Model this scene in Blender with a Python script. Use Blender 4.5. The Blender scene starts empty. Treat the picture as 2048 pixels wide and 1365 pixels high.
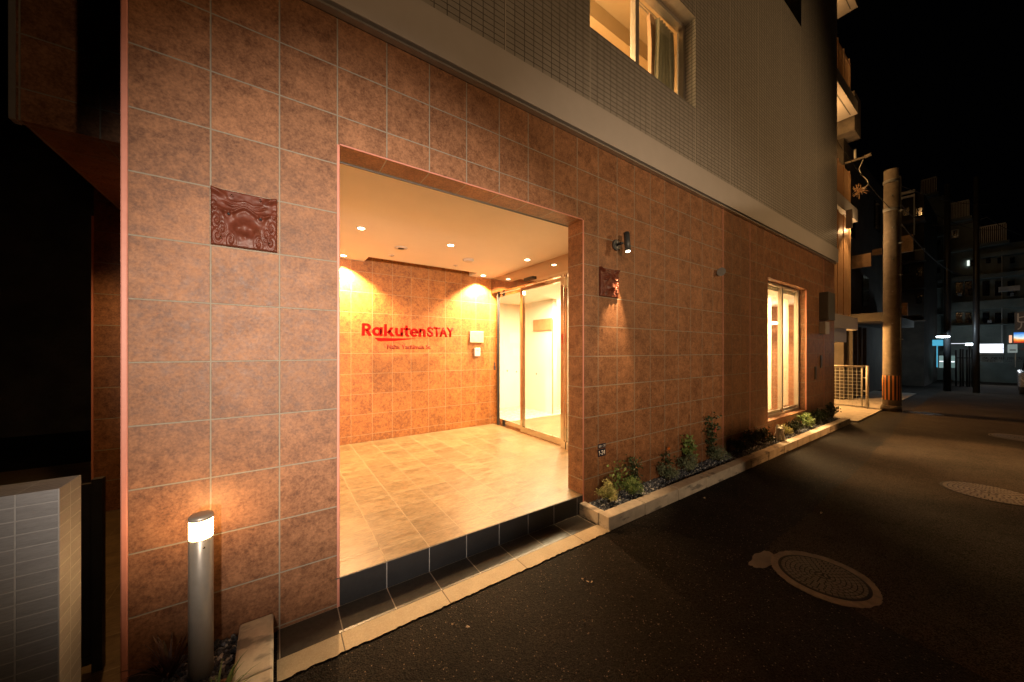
import bpy, bmesh, math, random
from mathutils import Vector, Matrix, noise
random.seed(7)
R = math.radians
sc = bpy.context.scene
col = sc.collection

# ------------------------------------------------------------------ camera
F = 678.0; CX = 1012.0; YH = 701.6
A = math.atan2(2015.6 - CX, F)
D = 2.337; CH = 1.605
FW = Vector((math.cos(A), math.sin(A), 0)); RT = Vector((math.sin(A), -math.cos(A), 0)); UP = Vector((0, 0, 1))
CAM = Vector((0, -D, CH))
cd = bpy.data.cameras.new('camera'); cam = bpy.data.objects.new('camera', cd); col.objects.link(cam)
cam.location = CAM
cam.rotation_euler = (R(90), 0, A - R(90))
cd.sensor_width = 36; cd.lens = 36 * F / 2048
cd.shift_x = (1024 - CX) / 2048; cd.shift_y = (YH - 682.5) / 2048
cd.clip_start = 0.05; cd.clip_end = 500
sc.camera = cam

def atX(px, py, x):                      # the point of the plane at distance x that the photo shows there
    r = FW + RT * ((px - CX) / F) + UP * ((YH - py) / F)
    return CAM + r * ((x - CAM.x) / r.x)
def atY(px, py, y):
    r = FW + RT * ((px - CX) / F) + UP * ((YH - py) / F)
    return CAM + r * ((y - CAM.y) / r.y)

# ------------------------------------------------------------------ world, exposure
w = bpy.data.worlds.new('World'); sc.world = w; w.use_nodes = True
w.node_tree.nodes['Background'].inputs[0].default_value = (0.12, 0.12, 0.15, 1)
w.node_tree.nodes['Background'].inputs[1].default_value = 0.002
sc.view_settings.view_transform = 'Standard'; sc.view_settings.look = 'None'
sc.view_settings.exposure = 0; sc.view_settings.gamma = 1

def rgb(c): return (c[0], c[1], c[2], 1)
def lamp(name, kind, loc, energy, color, target=None, size=.05, spot=None, blend=.5):
    l = bpy.data.lights.new(name, kind); l.energy = energy; l.color = color
    if kind == 'AREA': l.size = size
    else: l.shadow_soft_size = size
    if kind == 'SPOT': l.spot_size = R(spot); l.spot_blend = blend
    o = bpy.data.objects.new(name, l); col.objects.link(o); o.location = loc
    if target is not None:
        o.rotation_euler = (Vector(target) - Vector(loc)).to_track_quat('-Z', 'Y').to_euler()
    return o
WARM = (1, .50, .16); WARM2 = (1, .58, .25)
# unseen lamps across the lane; some are fills added for the facade and road
lamp('street_light', 'SPOT', (-.5, -7.0, 2.2), 3900, (1, .80, .64), (.7, 0, 1.75), .14, 32, 1.0)
lamp('facade_fill', 'SPOT', (-.5, -7.0, 2.25), 1250, (1, .69, .42), (4.0, 0, 2.2), .05, 44, 1.0)  # second beam added to brighten the facade right of the entrance
lamp('street_light_warm', 'SPOT', (1.5, -4.2, 2.0), 80, (1, .58, .30), (.8, 0, 3.9), .05, 118, .7)
lamp('facade_fill_far', 'SPOT', (8.8, -7.0, 4.05), 680, (1, .58, .25), (5.0, 0, 3.6), .08, 110, .6)  # unseen lamp added to warm the far facade, leaving the road dark
lamp('lane_fill', 'SPOT', (11.7, -4.2, 4.55), 1500, (1, .46, .15), (8.3, -1.8, 0), .04, 34, .4)  # unseen spot added for the warm pool on the road

# ------------------------------------------------------------------ materials
class N:
    def __init__(s, name):
        s.m = bpy.data.materials.new(name); s.m.use_nodes = True
        s.t = s.m.node_tree; s.b = s.t.nodes['Principled BSDF']
        s.tc = None
    def n(s, typ, **kw):
        x = s.t.nodes.new(typ)
        for k, v in kw.items(): setattr(x, k, v)
        return x
    def l(s, a, b): s.t.links.new(a, b)
    def co(s):
        if not s.tc: s.tc = s.n('ShaderNodeTexCoord')
        return s.tc.outputs['Object']
    def math(s, op, a, b=None, c=None):
        x = s.n('ShaderNodeMath', operation=op)
        for i, v in enumerate((a, b, c)):
            if v is None: continue
            if isinstance(v, (int, float)): x.inputs[i].default_value = v
            else: s.l(v, x.inputs[i])
        return x.outputs[0]
    def noise(s, scale, detail=4, rough=.6, vec=None, dim='3D'):
        x = s.n('ShaderNodeTexNoise', noise_dimensions=dim)
        x.inputs['Scale'].default_value = scale; x.inputs['Detail'].default_value = detail; x.inputs['Roughness'].default_value = rough
        s.l(vec if vec is not None else s.co(), x.inputs['Vector']); return x.outputs['Fac']
    def voro(s, scale, vec=None, feature='F1'):
        x = s.n('ShaderNodeTexVoronoi', feature=feature); x.inputs['Scale'].default_value = scale
        s.l(vec if vec is not None else s.co(), x.inputs['Vector']); return x
    def ramp(s, fac, stops):
        x = s.n('ShaderNodeValToRGB'); e = x.color_ramp.elements
        while len(e) < len(stops): e.new(.5)
        for k, (p, c) in enumerate(stops): e[k].position = p; e[k].color = rgb(c)
        s.l(fac, x.inputs[0]); return x.outputs[0]
    def mix(s, fac, a, b, mode='MIX'):
        x = s.n('ShaderNodeMix', data_type='RGBA', blend_type=mode)
        for i, v in ((0, fac), (6, a), (7, b)):
            if isinstance(v, (int, float)): x.inputs[i].default_value = v
            elif isinstance(v, tuple): x.inputs[i].default_value = rgb(v)
            else: s.l(v, x.inputs[i])
        return x.outputs[2]
    def maprange(s, v, a, b, c, d, smooth=False):
        x = s.n('ShaderNodeMapRange'); 
        if smooth: x.interpolation_type = 'SMOOTHSTEP'
        s.l(v, x.inputs[0])
        for i, q in enumerate((a, b, c, d)): x.inputs[i + 1].default_value = q
        return x.outputs[0]
    def bump(s, h, strength=.5, dist=.002):
        x = s.n('ShaderNodeBump'); x.inputs['Strength'].default_value = strength; x.inputs['Distance'].default_value = dist
        s.l(h, x.inputs['Height']); s.l(x.outputs[0], s.b.inputs['Normal'])
    def base(s, v):
        if isinstance(v, tuple): s.b.inputs['Base Color'].default_value = rgb(v)
        else: s.l(v, s.b.inputs['Base Color'])
    def rough(s, v):
        if isinstance(v, (int, float)): s.b.inputs['Roughness'].default_value = v
        else: s.l(v, s.b.inputs['Roughness'])

def plain(name, c, rough=.5, metal=0, var=.12, scale=14, bump=0, spec=None):
    s = N(name)
    f = s.noise(scale, 5, .65)
    s.base(s.ramp(f, [(.3, tuple(x * (1 - var) for x in c)), (.7, tuple(min(1, x * (1 + var)) for x in c))]))
    s.rough(s.maprange(f, .3, .7, max(.02, rough - .06), min(1, rough + .06))); s.b.inputs['Metallic'].default_value = metal
    if bump: s.bump(s.noise(scale * 6, 3), bump, .002)
    if spec is not None: s.b.inputs['Specular IOR Level'].default_value = spec
    return s.m
def emit(name, c, strength):
    s = N(name); s.base((0, 0, 0)); s.b.inputs['Emission Color'].default_value = rgb(c); s.b.inputs['Emission Strength'].default_value = strength
    return s.m
def glass(name, tint=(.95, .97, .95), refl=1.0):
    s = N(name); t = s.t; t.nodes.remove(s.b)
    o = t.nodes['Material Output']
    tr = s.n('ShaderNodeBsdfTransparent'); tr.inputs[0].default_value = rgb(tint)
    gl = s.n('ShaderNodeBsdfGlossy'); gl.inputs['Roughness'].default_value = .01
    fr = s.n('ShaderNodeFresnel'); ge = s.n('ShaderNodeNewGeometry'); s.l(s.maprange(ge.outputs['Backfacing'], 0, 1, 1.5, 1 / 1.5), fr.inputs[0])
    f = s.math('MULTIPLY', fr.outputs[0], refl)
    mx = s.n('ShaderNodeMixShader'); s.l(f, mx.inputs[0]); s.l(tr.outputs[0], mx.inputs[1]); s.l(gl.outputs[0], mx.inputs[2])
    s.l(mx.outputs[0], o.inputs[0]); return s.m

def tile(name, axes, p, o, jw, light, dark, grout, rough=.56, big=7.0, fine=24.0, tvar=.1, bump=.6, stretch=(1, 1, 1), contrast=(.40, .60), pale=None, slate=False):
    """tiles laid on a grid: axes = the two object axes, p = pitch, o = a joint's place, jw = joint width"""
    s = N(name)
    sep = s.n('ShaderNodeSeparateXYZ'); s.l(s.co(), sep.inputs[0])
    d = []; ids = []
    for k in (0, 1):
        u = s.math('DIVIDE', s.math('SUBTRACT', sep.outputs['XYZ'.index(axes[k])], o[k]), p[k])
        fr = s.math('FRACT', u); ids.append(s.math('FLOOR', u))
        d.append(s.math('MULTIPLY', s.math('MINIMUM', fr, s.math('SUBTRACT', 1.0, fr)), p[k]))
    wob = s.math('MULTIPLY', s.math('SUBTRACT', s.noise(90, 2), .5), jw * .35)
    dd = s.math('ADD', s.math('MINIMUM', d[0], d[1]), wob)
    face = s.maprange(dd, jw * .38, jw * .62, 0, 1, True)
    cb = s.n('ShaderNodeCombineXYZ'); s.l(ids[0], cb.inputs[0]); s.l(ids[1], cb.inputs[1])
    wn = s.n('ShaderNodeTexWhiteNoise', noise_dimensions='3D'); s.l(cb.outputs[0], wn.inputs[0])
    # every tile takes its own piece of the pattern
    off = s.n('ShaderNodeVectorMath', operation='MULTIPLY_ADD')
    s.l(wn.outputs['Color'], off.inputs[0]); off.inputs[1].default_value = (13, 17, 11); 
    mp = s.n('ShaderNodeMapping'); mp.inputs['Scale'].default_value = stretch; s.l(s.co(), mp.inputs[0]); s.l(mp.outputs[0], off.inputs[2])
    v = off.outputs[0]
    n1 = s.noise(big, 6, .62, v); n2 = s.noise(fine, 5, .75, v); n3 = s.noise(fine * 3.2, 3, .7, v)
    mixf = s.math('ADD', s.math('MULTIPLY', n1, .26), s.math('ADD', s.math('MULTIPLY', n2, .38), s.math('MULTIPLY', n3, .36)))
    c = s.ramp(mixf, [(contrast[0], dark), ((contrast[0] + contrast[1]) / 2, tuple((a + b) / 2 for a, b in zip(light, dark))), (contrast[1], light)])
    if slate:
        wv = s.n('ShaderNodeTexWave', wave_type='BANDS'); wv.inputs['Scale'].default_value = 2.2; wv.inputs['Distortion'].default_value = 9; wv.inputs['Detail'].default_value = 4
        s.l(v, wv.inputs[0]); c = s.mix(s.maprange(wv.outputs['Fac'], .82, 1, 0, .5), c, tuple(x * .55 for x in dark))
    tv = s.maprange(wn.outputs['Value'], 0, 1, 1 - tvar, 1 + tvar)
    hs = s.n('ShaderNodeHueSaturation'); s.l(c, hs.inputs['Color']); s.l(tv, hs.inputs['Value']); c = hs.outputs[0]
    g = s.mix(s.noise(30, 4), tuple(x * .75 for x in grout), tuple(min(1, x * 1.2) for x in grout))
    if pale:                                   # every n-th joint is a pale sealant line
        u = s.math('FRACT', s.math('DIVIDE', s.math('SUBTRACT', sep.outputs['XYZ'.index(axes[0])], pale[1]), pale[0]))
        q = s.math('MULTIPLY', s.math('MINIMUM', u, s.math('SUBTRACT', 1.0, u)), pale[0])
        on = s.math('LESS_THAN', q, pale[2]); c = s.mix(on, c, pale[3]); g = s.mix(on, g, pale[3])
        face = s.math('MAXIMUM', face, on)
    s.base(s.mix(face, g, c))
    s.rough(s.math('ADD', s.math('MULTIPLY', s.math('SUBTRACT', 1.0, face), .35), s.maprange(n2, .3, .7, rough - .08, rough + .1)))
    h = s.math('ADD', face, s.math('MULTIPLY', mixf, .35))
    s.bump(h, bump, .003); s.b.inputs['Specular IOR Level'].default_value = .5
    return s.m

P3 = .3; PZ = .3043; X0 = -.288; Z0 = 1.548
TL = (.34, .165, .080); TD = (.115, .046, .019); GR = (.28, .255, .205)
tile_xz = tile('brown_tile_front', 'XZ', (P3, PZ), (X0, Z0), .0075, TL, TD, GR)
tile_yz = tile('brown_tile_side', 'YZ', (P3, PZ), (.0 - .07, Z0), .0075, TL, TD, GR)
tile_xy = tile('brown_tile_under', 'XY', (P3, P3), (X0, .19), .0075, TL, TD, GR)
BT = [tile_xz, tile_yz, tile_xy]
OL = (.46, .185, .045); OD = (.19, .06, .012)
bw_xz = tile('orange_tile_back', 'XZ', (.309, .3155), (.932, .3), .005, OL, OD, (.42, .30, .16), big=6)
bw_yz = tile('orange_tile_return', 'YZ', (.309, .3155), (.0, .3), .005, OL, OD, (.42, .30, .16), big=6)
BW = [bw_xz, bw_yz, tile_xy]
SL = (.205, .150, .080); SD = (.085, .060, .032)
fl_xy = tile('slate_floor_top', 'XY', (P3, P3), (X0, .16), .005, SL, SD, (.25, .20, .13), rough=.36, big=2.4, fine=9, tvar=.13, bump=.3, stretch=(.8, 2.2, 1))
fl_xz = tile('slate_riser_shaded', 'XZ', (P3, .6), (X0, -.2), .006, (.026, .028, .032), (.016, .018, .022), (.36, .36, .36), rough=.5, big=3, fine=20, tvar=.1, bump=.3)  # same slate as the floor top, its unlit face put into the colour
fl_yz = tile('slate_side_shaded', 'YZ', (P3, .6), (0, -.2), .006, (.026, .028, .032), (.016, .018, .022), (.36, .36, .36), rough=.5)  # darkened like the riser, shade in the colour
FL = [fl_xz, fl_yz, fl_xy]
apron_t = tile('slate_apron_shaded', 'XY', (P3, .6), (X0, .0), .006, (.075, .068, .06), (.035, .032, .03), (.42, .38, .33), rough=.4, big=3.2, fine=16, tvar=.2, bump=.35)  # floor slate again, coloured darker because it lies unlit
UL = (.36, .35, .33); UD = (.28, .27, .255)
up_xz = tile('small_tile_front', 'XZ', (.1008, .0485), (.02, .01), .007, UL, UD, (.085, .078, .07), rough=.55, big=9, fine=60, tvar=.05, bump=.5, pale=(.999, .541, .006, (.45, .43, .4)))
up_yz = tile('small_tile_side', 'YZ', (.1008, .0485), (.0, .01), .007, UL, UD, (.085, .078, .07), rough=.55, big=9, fine=60, tvar=.05, bump=.5)
UT = [up_xz, up_yz, plain('soffit_render', (.4, .37, .33), .7)]
def brick(name, ax, p, o): return tile(name, ax, p, o, .005, (.25, .265, .285), (.18, .19, .205), (.34, .36, .38), rough=.6, big=8, fine=40, tvar=.07, bump=.6, stretch=(.4, 1, 4))
WB = [brick('pale_brick_front', 'XZ', (.1, .0497), (-.774, 1.045)), brick('pale_brick_side', 'YZ', (.085, .0497), (-.187, 1.045)), brick('pale_brick_top', 'XY', (.1, .0225), (-.774, -.355))]

M = {}
M['white_paint'] = plain('white_paint', (.47, .45, .44), .6, var=.04, scale=5, bump=.05)
M['ceiling'] = plain('ceiling_board', (.62, .58, .53), .75, var=.03, scale=3)
M['cream'] = plain('cream_wall', (.80, .74, .62), .7, var=.03, scale=3)
M['pink_trim'] = plain('salmon_corner_trim', (.62, .27, .21), .38, var=.05, scale=30)
M['alu'] = plain('aluminium', (.50, .48, .45), .38, .6, var=.06, scale=20)
M['steel'] = plain('polished_steel', (.62, .56, .48), .10, 1, var=.04, scale=9)
M['mirror_steel'] = plain('mirror_steel', (.55, .45, .36), .03, 1, var=.02, scale=3)
M['black'] = plain('black_metal', (.03, .032, .036), .4, .3, var=.2)
M['lampblack'] = plain('charcoal_lamp', (.06, .07, .08), .45, .2, var=.2)
M['bollard'] = plain('bollard_paint', (.44, .42, .38), .38, .5, var=.06, scale=30)
M['dark_grey'] = plain('dark_grey_box', (.09, .088, .08), .55)
M['grey'] = plain('grey_plastic', (.24, .25, .25), .5)
M['pale_grey'] = plain('pale_grey_plastic', (.42, .4, .37), .5)
M['terracotta'] = plain('terracotta_glaze', (.115, .028, .014), .5, var=.25, scale=22, bump=.15)
M['ceramic'] = plain('white_ceramic', (.82, .77, .68), .35, var=.08, scale=30)
M['red'] = plain('red_letter', (.34, .003, .002), .7, var=.04, spec=.15)
M['deep_red'] = plain('deep_red_letter', (.30, .02, .01), .5, var=.04)
M['concrete'] = plain('concrete', (.40, .36, .31), .85, var=.22, scale=7, bump=.35)
M['old_concrete'] = plain('old_concrete', (.13, .11, .09), .9, var=.4, scale=3, bump=.3)
M['pole_concrete'] = plain('pole_concrete', (.19, .165, .135), .85, var=.3, scale=6, bump=.3)
M['kerb'] = None
M['soil'] = plain('soil', (.012, .01, .009), .95, var=.4, scale=30, bump=.6)
M['curtain'] = plain('curtain_cloth', (.40, .26, .16), .8, var=.2, scale=12)
M['sheer'] = plain('sheer_curtain', (.85, .80, .68), .8, var=.05)
def translucent(m, f, c):
    t = m.node_tree; o = t.nodes['Material Output']; b = t.nodes['Principled BSDF']; x = t.nodes.new('ShaderNodeBsdfTranslucent'); x.inputs[0].default_value = rgb(c)
    k = t.nodes.new('ShaderNodeMixShader'); k.inputs[0].default_value = f; t.links.new(b.outputs[0], k.inputs[1]); t.links.new(x.outputs[0], k.inputs[2]); t.links.new(k.outputs[0], o.inputs[0])
translucent(M['sheer'], .6, (.9, .85, .72))
M['wood'] = plain('wood_panel', (.38, .22, .10), .55, var=.2, scale=8)
M['louver'] = plain('louver_bronze', (.50, .33, .19), .45, .3, var=.1)
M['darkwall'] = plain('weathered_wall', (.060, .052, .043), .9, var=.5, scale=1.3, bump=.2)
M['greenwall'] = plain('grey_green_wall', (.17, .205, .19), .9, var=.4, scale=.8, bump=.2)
M['rail'] = plain('pale_rail', (.5, .52, .5), .5, .2)
M['lid_dark'] = plain('lid_recess', (.010, .008, .007), .9); M['lid_worn'] = plain('lid_worn_iron', (.085, .065, .048), .55, .3, var=.4, scale=40)
M['mortar'] = plain('mortar', (.15, .115, .085), .9, var=.35, scale=16, bump=.5)
M['navy'] = plain('navy_plate', (.02, .025, .05), .35)
M['white_text'] = plain('white_text', (.8, .8, .8), .5)
M['dark_text'] = plain('dark_text', (.05, .05, .06), .5)
M['red_text'] = plain('red_text', (.6, .1, .1), .5)
M['rubber'] = plain('rubber', (.02, .02, .02), .8)
M['carpaint'] = plain('silver_car_paint', (.35, .36, .38), .25, .6, var=.03)
M['glass'] = glass('clear_glass'); M['dark_glass'] = plain('dark_window_glass', (.012, .014, .016), .08)
M['lens'] = emit('lamp_lens', (1, .80, .52), 22)
M['band'] = emit('bollard_band', (1, .53, .19), 58)
M['spotlens'] = emit('spot_lens', (1, .8, .55), 9)
M['shop_white'] = emit('shop_white', (.86, .92, 1), 1.8)
M['shop_blue'] = emit('shop_blue', (.08, .42, .62), 1.0)
M['cold_lamp'] = emit('cold_lamp', (.8, .95, 1), 20)
M['winlit'] = emit('lit_window', (.85, .95, .85), 1.2)

def asphalt(name, lo, hi, speck, rough=.8, patch=None):
    s = N(name)
    f = s.noise(1.1, 6, .6); g = s.noise(160, 3, .7); v = s.voro(115)
    c = s.ramp(f, [(.3, lo), (.7, hi)])
    v2 = s.voro(190); w2 = s.n('ShaderNodeSeparateColor'); s.l(v2.outputs['Color'], w2.inputs[0]); h2 = s.n('ShaderNodeHueSaturation'); s.l(c, h2.inputs['Color']); s.l(s.maprange(w2.outputs[0], 0, 1, .15, 2.6), h2.inputs['Value']); c = h2.outputs[0]
    wn = s.n('ShaderNodeSeparateColor'); s.l(v.outputs['Color'], wn.inputs[0])
    m = s.maprange(wn.outputs[0], .93, 1.0, 0, 1); near = s.maprange(v.outputs['Distance'], .25, .45, 1, 0)
    c = s.mix(s.math('MULTIPLY', m, near), c, speck)
    c = s.mix(s.maprange(s.noise(5, 5, .7), .55, .75, 0, .5), c, tuple(x * .5 for x in lo))
    s.base(c); s.rough(rough + .2)
    s.b.inputs['Specular IOR Level'].default_value = .12
    h = s.math('ADD', s.math('MULTIPLY', v.outputs['Distance'], 1.0), s.math('MULTIPLY', g, .6))
    s.bump(h, 1.0, .004); return s.m
M['asphalt_new'] = asphalt('fresh_asphalt', (.006, .0055, .005), (.015, .0125, .0105), (.28, .22, .16), .6)
M['asphalt_old'] = asphalt('worn_asphalt', (.017, .013, .010), (.036, .028, .021), (.10, .08, .055), .8)

# ------------------------------------------------------------------ mesh helpers
def kerbmat():
    s = N('kerb_stone'); f = s.noise(9, 5, .65); c = s.ramp(f, [(.3, (.50, .44, .36)), (.7, (.72, .64, .53))])
    mp = s.n('ShaderNodeMapping'); mp.inputs['Scale'].default_value = (1.6, 3, 7); s.l(s.co(), mp.inputs[0])
    st = s.maprange(s.noise(2.2, 4, .6, mp.outputs[0]), .56, .64, 0, .75); c = s.mix(st, c, (.16, .15, .14)); s.base(c); s.rough(.85); s.bump(s.noise(60, 4), .5, .003); return s.m
M['kerb'] = kerbmat()
class MB:
    def __init__(s): s.v = []; s.f = []; s.mi = []; s.sm = []
    def quad(s, pts, mi=None, sm=False):
        b = len(s.v); s.v += [tuple(p) for p in pts]; s.f.append(tuple(range(b, b + len(pts)))); s.mi.append(mi); s.sm.append(sm); return s
    def box(s, x0, x1, y0, y1, z0, z1, mi=None):
        P = [(x0, y0, z0), (x1, y0, z0), (x1, y1, z0), (x0, y1, z0), (x0, y0, z1), (x1, y0, z1), (x1, y1, z1), (x0, y1, z1)]
        b = len(s.v); s.v += P
        for f in ((0, 3, 2, 1), (4, 5, 6, 7), (0, 1, 5, 4), (2, 3, 7, 6), (1, 2, 6, 5), (3, 0, 4, 7)):
            s.f.append(tuple(b + i for i in f)); s.mi.append(mi); s.sm.append(False)
        return s
    def ring(s, c, ax, r, n, u=None):
        ax = Vector(ax).normalized(); u = ax.orthogonal().normalized() if u is None else u; v = ax.cross(u)
        return [Vector(c) + u * (r * math.cos(2 * math.pi * k / n)) + v * (r * math.sin(2 * math.pi * k / n)) for k in range(n)]
    def tube(s, pts, rad, n=8, caps=True, mi=None):
        pts = [Vector(p) for p in pts]; rad = rad if isinstance(rad, (list, tuple)) else [rad] * len(pts)
        b = len(s.v); u = None
        for k, p in enumerate(pts):
            a = (pts[min(k + 1, len(pts) - 1)] - pts[max(k - 1, 0)])
            if a.length < 1e-9: a = Vector((0, 0, 1))
            a.normalize()
            if u is None: u = a.orthogonal().normalized()
            else:
                u = u - a * u.dot(a); u = u.normalized() if u.length > 1e-6 else a.orthogonal().normalized()
            s.v += [tuple(q) for q in s.ring(p, a, rad[k], n, u)]
        for k in range(len(pts) - 1):
            for j in range(n):
                s.f.append((b + k * n + j, b + k * n + (j + 1) % n, b + (k + 1) * n + (j + 1) % n, b + (k + 1) * n + j)); s.mi.append(mi); s.sm.append(True)
        if caps:
            s.f.append(tuple(b + j for j in range(n))[::-1]); s.mi.append(mi); s.sm.append(False)
            e = b + (len(pts) - 1) * n; s.f.append(tuple(e + j for j in range(n))); s.mi.append(mi); s.sm.append(False)
        return s
    def lathe(s, c, prof, n=24, ax='z', mi=None, sm=True):
        b = len(s.v); c = Vector(c)
        for r, h in prof:
            for k in range(n):
                a = 2 * math.pi * k / n; p = (r * math.cos(a), r * math.sin(a), h)
                if ax == 'y': p = (p[0], p[2], p[1])
                if ax == 'x': p = (p[2], p[0], p[1])
                s.v.append(tuple(c + Vector(p)))
        for i in range(len(prof) - 1):
            for k in range(n):
                s.f.append((b + i * n + k, b + i * n + (k + 1) % n, b + (i + 1) * n + (k + 1) % n, b + (i + 1) * n + k)); s.mi.append(mi); s.sm.append(sm)
        for i, rev in ((0, True), (len(prof) - 1, False)):
            if prof[i][0] > 1e-5:
                f = tuple(b + i * n + k for k in range(n)); s.f.append(f[::-1] if rev else f); s.mi.append(mi); s.sm.append(False)
        return s
    def cells(s, us, vs, w0, w1, plane, holes):
        """slab with holes; plane 'xz' (thickness along y), 'yz' (along x) or 'xy' (along z)"""
        hu = sorted(set([us[0], us[1]] + [h[i] for h in holes for i in (0, 1) if us[0] < h[i] < us[1]]))
        hv = sorted(set([vs[0], vs[1]] + [h[i] for h in holes for i in (2, 3) if vs[0] < h[i] < vs[1]]))
        def P(u, v, q): return {'xz': (u, q, v), 'yz': (q, u, v), 'xy': (u, v, q)}[plane]
        def solid(i, j):
            if not (0 <= i < len(hu) - 1 and 0 <= j < len(hv) - 1): return False
            cu = (hu[i] + hu[i + 1]) / 2; cv = (hv[j] + hv[j + 1]) / 2
            return not any(h[0] < cu < h[1] and h[2] < cv < h[3] for h in holes)
        for i in range(len(hu) - 1):
            for j in range(len(hv) - 1):
                if not solid(i, j): continue
                a, b, c, d = hu[i], hu[i + 1], hv[j], hv[j + 1]
                s.quad([P(a, c, w0), P(b, c, w0), P(b, d, w0), P(a, d, w0)])
                s.quad([P(a, c, w1), P(a, d, w1), P(b, d, w1), P(b, c, w1)])
                if not solid(i - 1, j): s.quad([P(a, c, w0), P(a, d, w0), P(a, d, w1), P(a, c, w1)])
                if not solid(i + 1, j): s.quad([P(b, c, w0), P(b, c, w1), P(b, d, w1), P(b, d, w0)])
                if not solid(i, j - 1): s.quad([P(a, c, w0), P(a, c, w1), P(b, c, w1), P(b, c, w0)])
                if not solid(i, j + 1): s.quad([P(a, d, w0), P(b, d, w0), P(b, d, w1), P(a, d, w1)])
        return s
    def build(s, name, mat, parent=None, bevel=0, merge=False):
        me = bpy.data.meshes.new(name); me.from_pydata(s.v, [], s.f); me.update()
        mats = mat if isinstance(mat, (list, tuple)) else [mat]
        for m in mats: me.materials.append(m)
        tri = isinstance(mat, list) and len(mat) == 3 and all(m is None for m in s.mi)
        for i, p in enumerate(me.polygons):
            p.use_smooth = s.sm[i]
            if s.mi[i] is not None: p.material_index = s.mi[i]
            elif tri:
                n = p.normal; k = max(range(3), key=lambda q: abs(n[q])); p.material_index = {1: 0, 0: 1, 2: 2}[k]
        o = bpy.data.objects.new(name, me); col.objects.link(o)
        if merge:
            bm = bmesh.new(); bm.from_mesh(me); bmesh.ops.remove_doubles(bm, verts=bm.verts, dist=1e-5); bmesh.ops.recalc_face_normals(bm, faces=bm.faces); bm.to_mesh(me); bm.free()
        if bevel:
            b = o.modifiers.new('bevel', 'BEVEL'); b.width = bevel; b.segments = 2; b.limit_method = 'ANGLE'; b.angle_limit = R(40)
        if parent is not None: o.parent = parent; o.matrix_parent_inverse = parent.matrix_world.inverted() if False else Matrix.Translation(-Vector(parent.location)) 
        return o
def tag(o, label=None, cat=None, group=None, kind=None):
    if label: o['label'] = label
    if cat: o['category'] = cat
    if group: o['group'] = group
    if kind: o['kind'] = kind
    return o
def thing(name, label, cat, loc=(0, 0, 0), group=None):
    o = bpy.data.objects.new(name, None); col.objects.link(o); o.location = loc; o.empty_display_size = .1
    return tag(o, label, cat, group)
# NB parts are modelled in world coordinates; the parent inverse keeps them there.
def reparent(o, p):                    # for sub-parts under a mesh part that sits at the origin
    o.parent = p; return o
def box(name, mat, parent, *a, bevel=0): return MB().box(*a).build(name, mat, parent, bevel)
def text(name, body, mat, parent, size, origin, xdir, up, width=None, extrude=.004, offset=0, height=None, align='LEFT', shear=0):
    c = bpy.data.curves.new(name, 'FONT'); c.body = body; c.size = 1; c.extrude = 0; c.offset = offset; c.align_x = 'LEFT'; c.shear = shear
    c.resolution_u = 6
    t = bpy.data.objects.new(name, c); col.objects.link(t)
    dg = bpy.context.evaluated_depsgraph_get(); dg.update()
    me = bpy.data.meshes.new_from_object(t.evaluated_get(dg)); bpy.data.objects.remove(t); bpy.data.curves.remove(c)
    if not me.vertices: return None
    xs = [v.co.x for v in me.vertices]; ys = [v.co.y for v in me.vertices]
    sx = (width / (max(xs) - min(xs))) if width else size; sy = (height / (max(ys) - min(ys))) if height else size
    xo, yo = min(xs), (min(ys) if height else 0)
    xd = Vector(xdir).normalized(); ud = Vector(up).normalized(); nd = xd.cross(ud)
    bm = bmesh.new(); bm.from_mesh(me)
    if extrude:
        r = bmesh.ops.extrude_face_region(bm, geom=bm.faces[:])
        for v in [g for g in r['geom'] if isinstance(g, bmesh.types.BMVert)]: v.co.z += 1
    for v in bm.verts:
        q = v.co.copy(); v.co = Vector(origin) + xd * ((q.x - xo) * sx) + ud * ((q.y - yo) * sy) + nd * (q.z * extrude)
    bmesh.ops.recalc_face_normals(bm, faces=bm.faces)
    bm.to_mesh(me); bm.free(); me.materials.clear(); me.materials.append(mat)
    o = bpy.data.objects.new(name, me); col.objects.link(o)
    if parent is not None: o.parent = parent; o.matrix_parent_inverse = Matrix.Translation(-Vector(parent.location))
    return o
def copy_tree(o, parent=None, **over):
    c = o.copy(); col.objects.link(c)
    if parent is not None: c.parent = parent
    for ch in list(o.children): copy_tree(ch, c)
    return c

# ------------------------------------------------------------------ ground
g = MB().quad([(-200, -200, 0), (200, -200, 0), (200, 200, 0), (-200, 200, 0)]).build('ground', M['asphalt_new']); tag(g, kind='structure')
# worn older asphalt of the lane, its ragged joint against the fresh strip by the building
edge = [(3.2, -1.24), (3.45, -1.23), (4.2, -1.25), (5.2, -1.21), (6.0, -1.22), (7.0, -1.2), (7.9, -1.14), (8.64, -1.13), (9.6, -1.1), (10.6, -1.03), (11.6, -.99), (14, -.9), (26, -.8), (60, -.8)]
pts = []
for (a, b), (c, d_) in zip(edge, edge[1:]):
    n = max(2, int((c - a) / .05)) if a < 14 else 2
    for k in range(n):
        t = k / n; pts.append((a + (c - a) * t, b + (d_ - b) * t + (random.uniform(-.012, .012) if a < 14 else 0)))
left = [(3.2, -1.24), (3.05, -1.32), (2.98, -1.6), (2.9, -2.1), (2.7, -3.2), (2.4, -6)]
poly = pts + [(60, -.8), (60, -9), (2.4, -9)] + left[::-1][:-1]
tag(MB().quad([(x, y, .004) for x, y in poly][::-1]).build('road', M['asphalt_old']), kind='structure')
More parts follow.
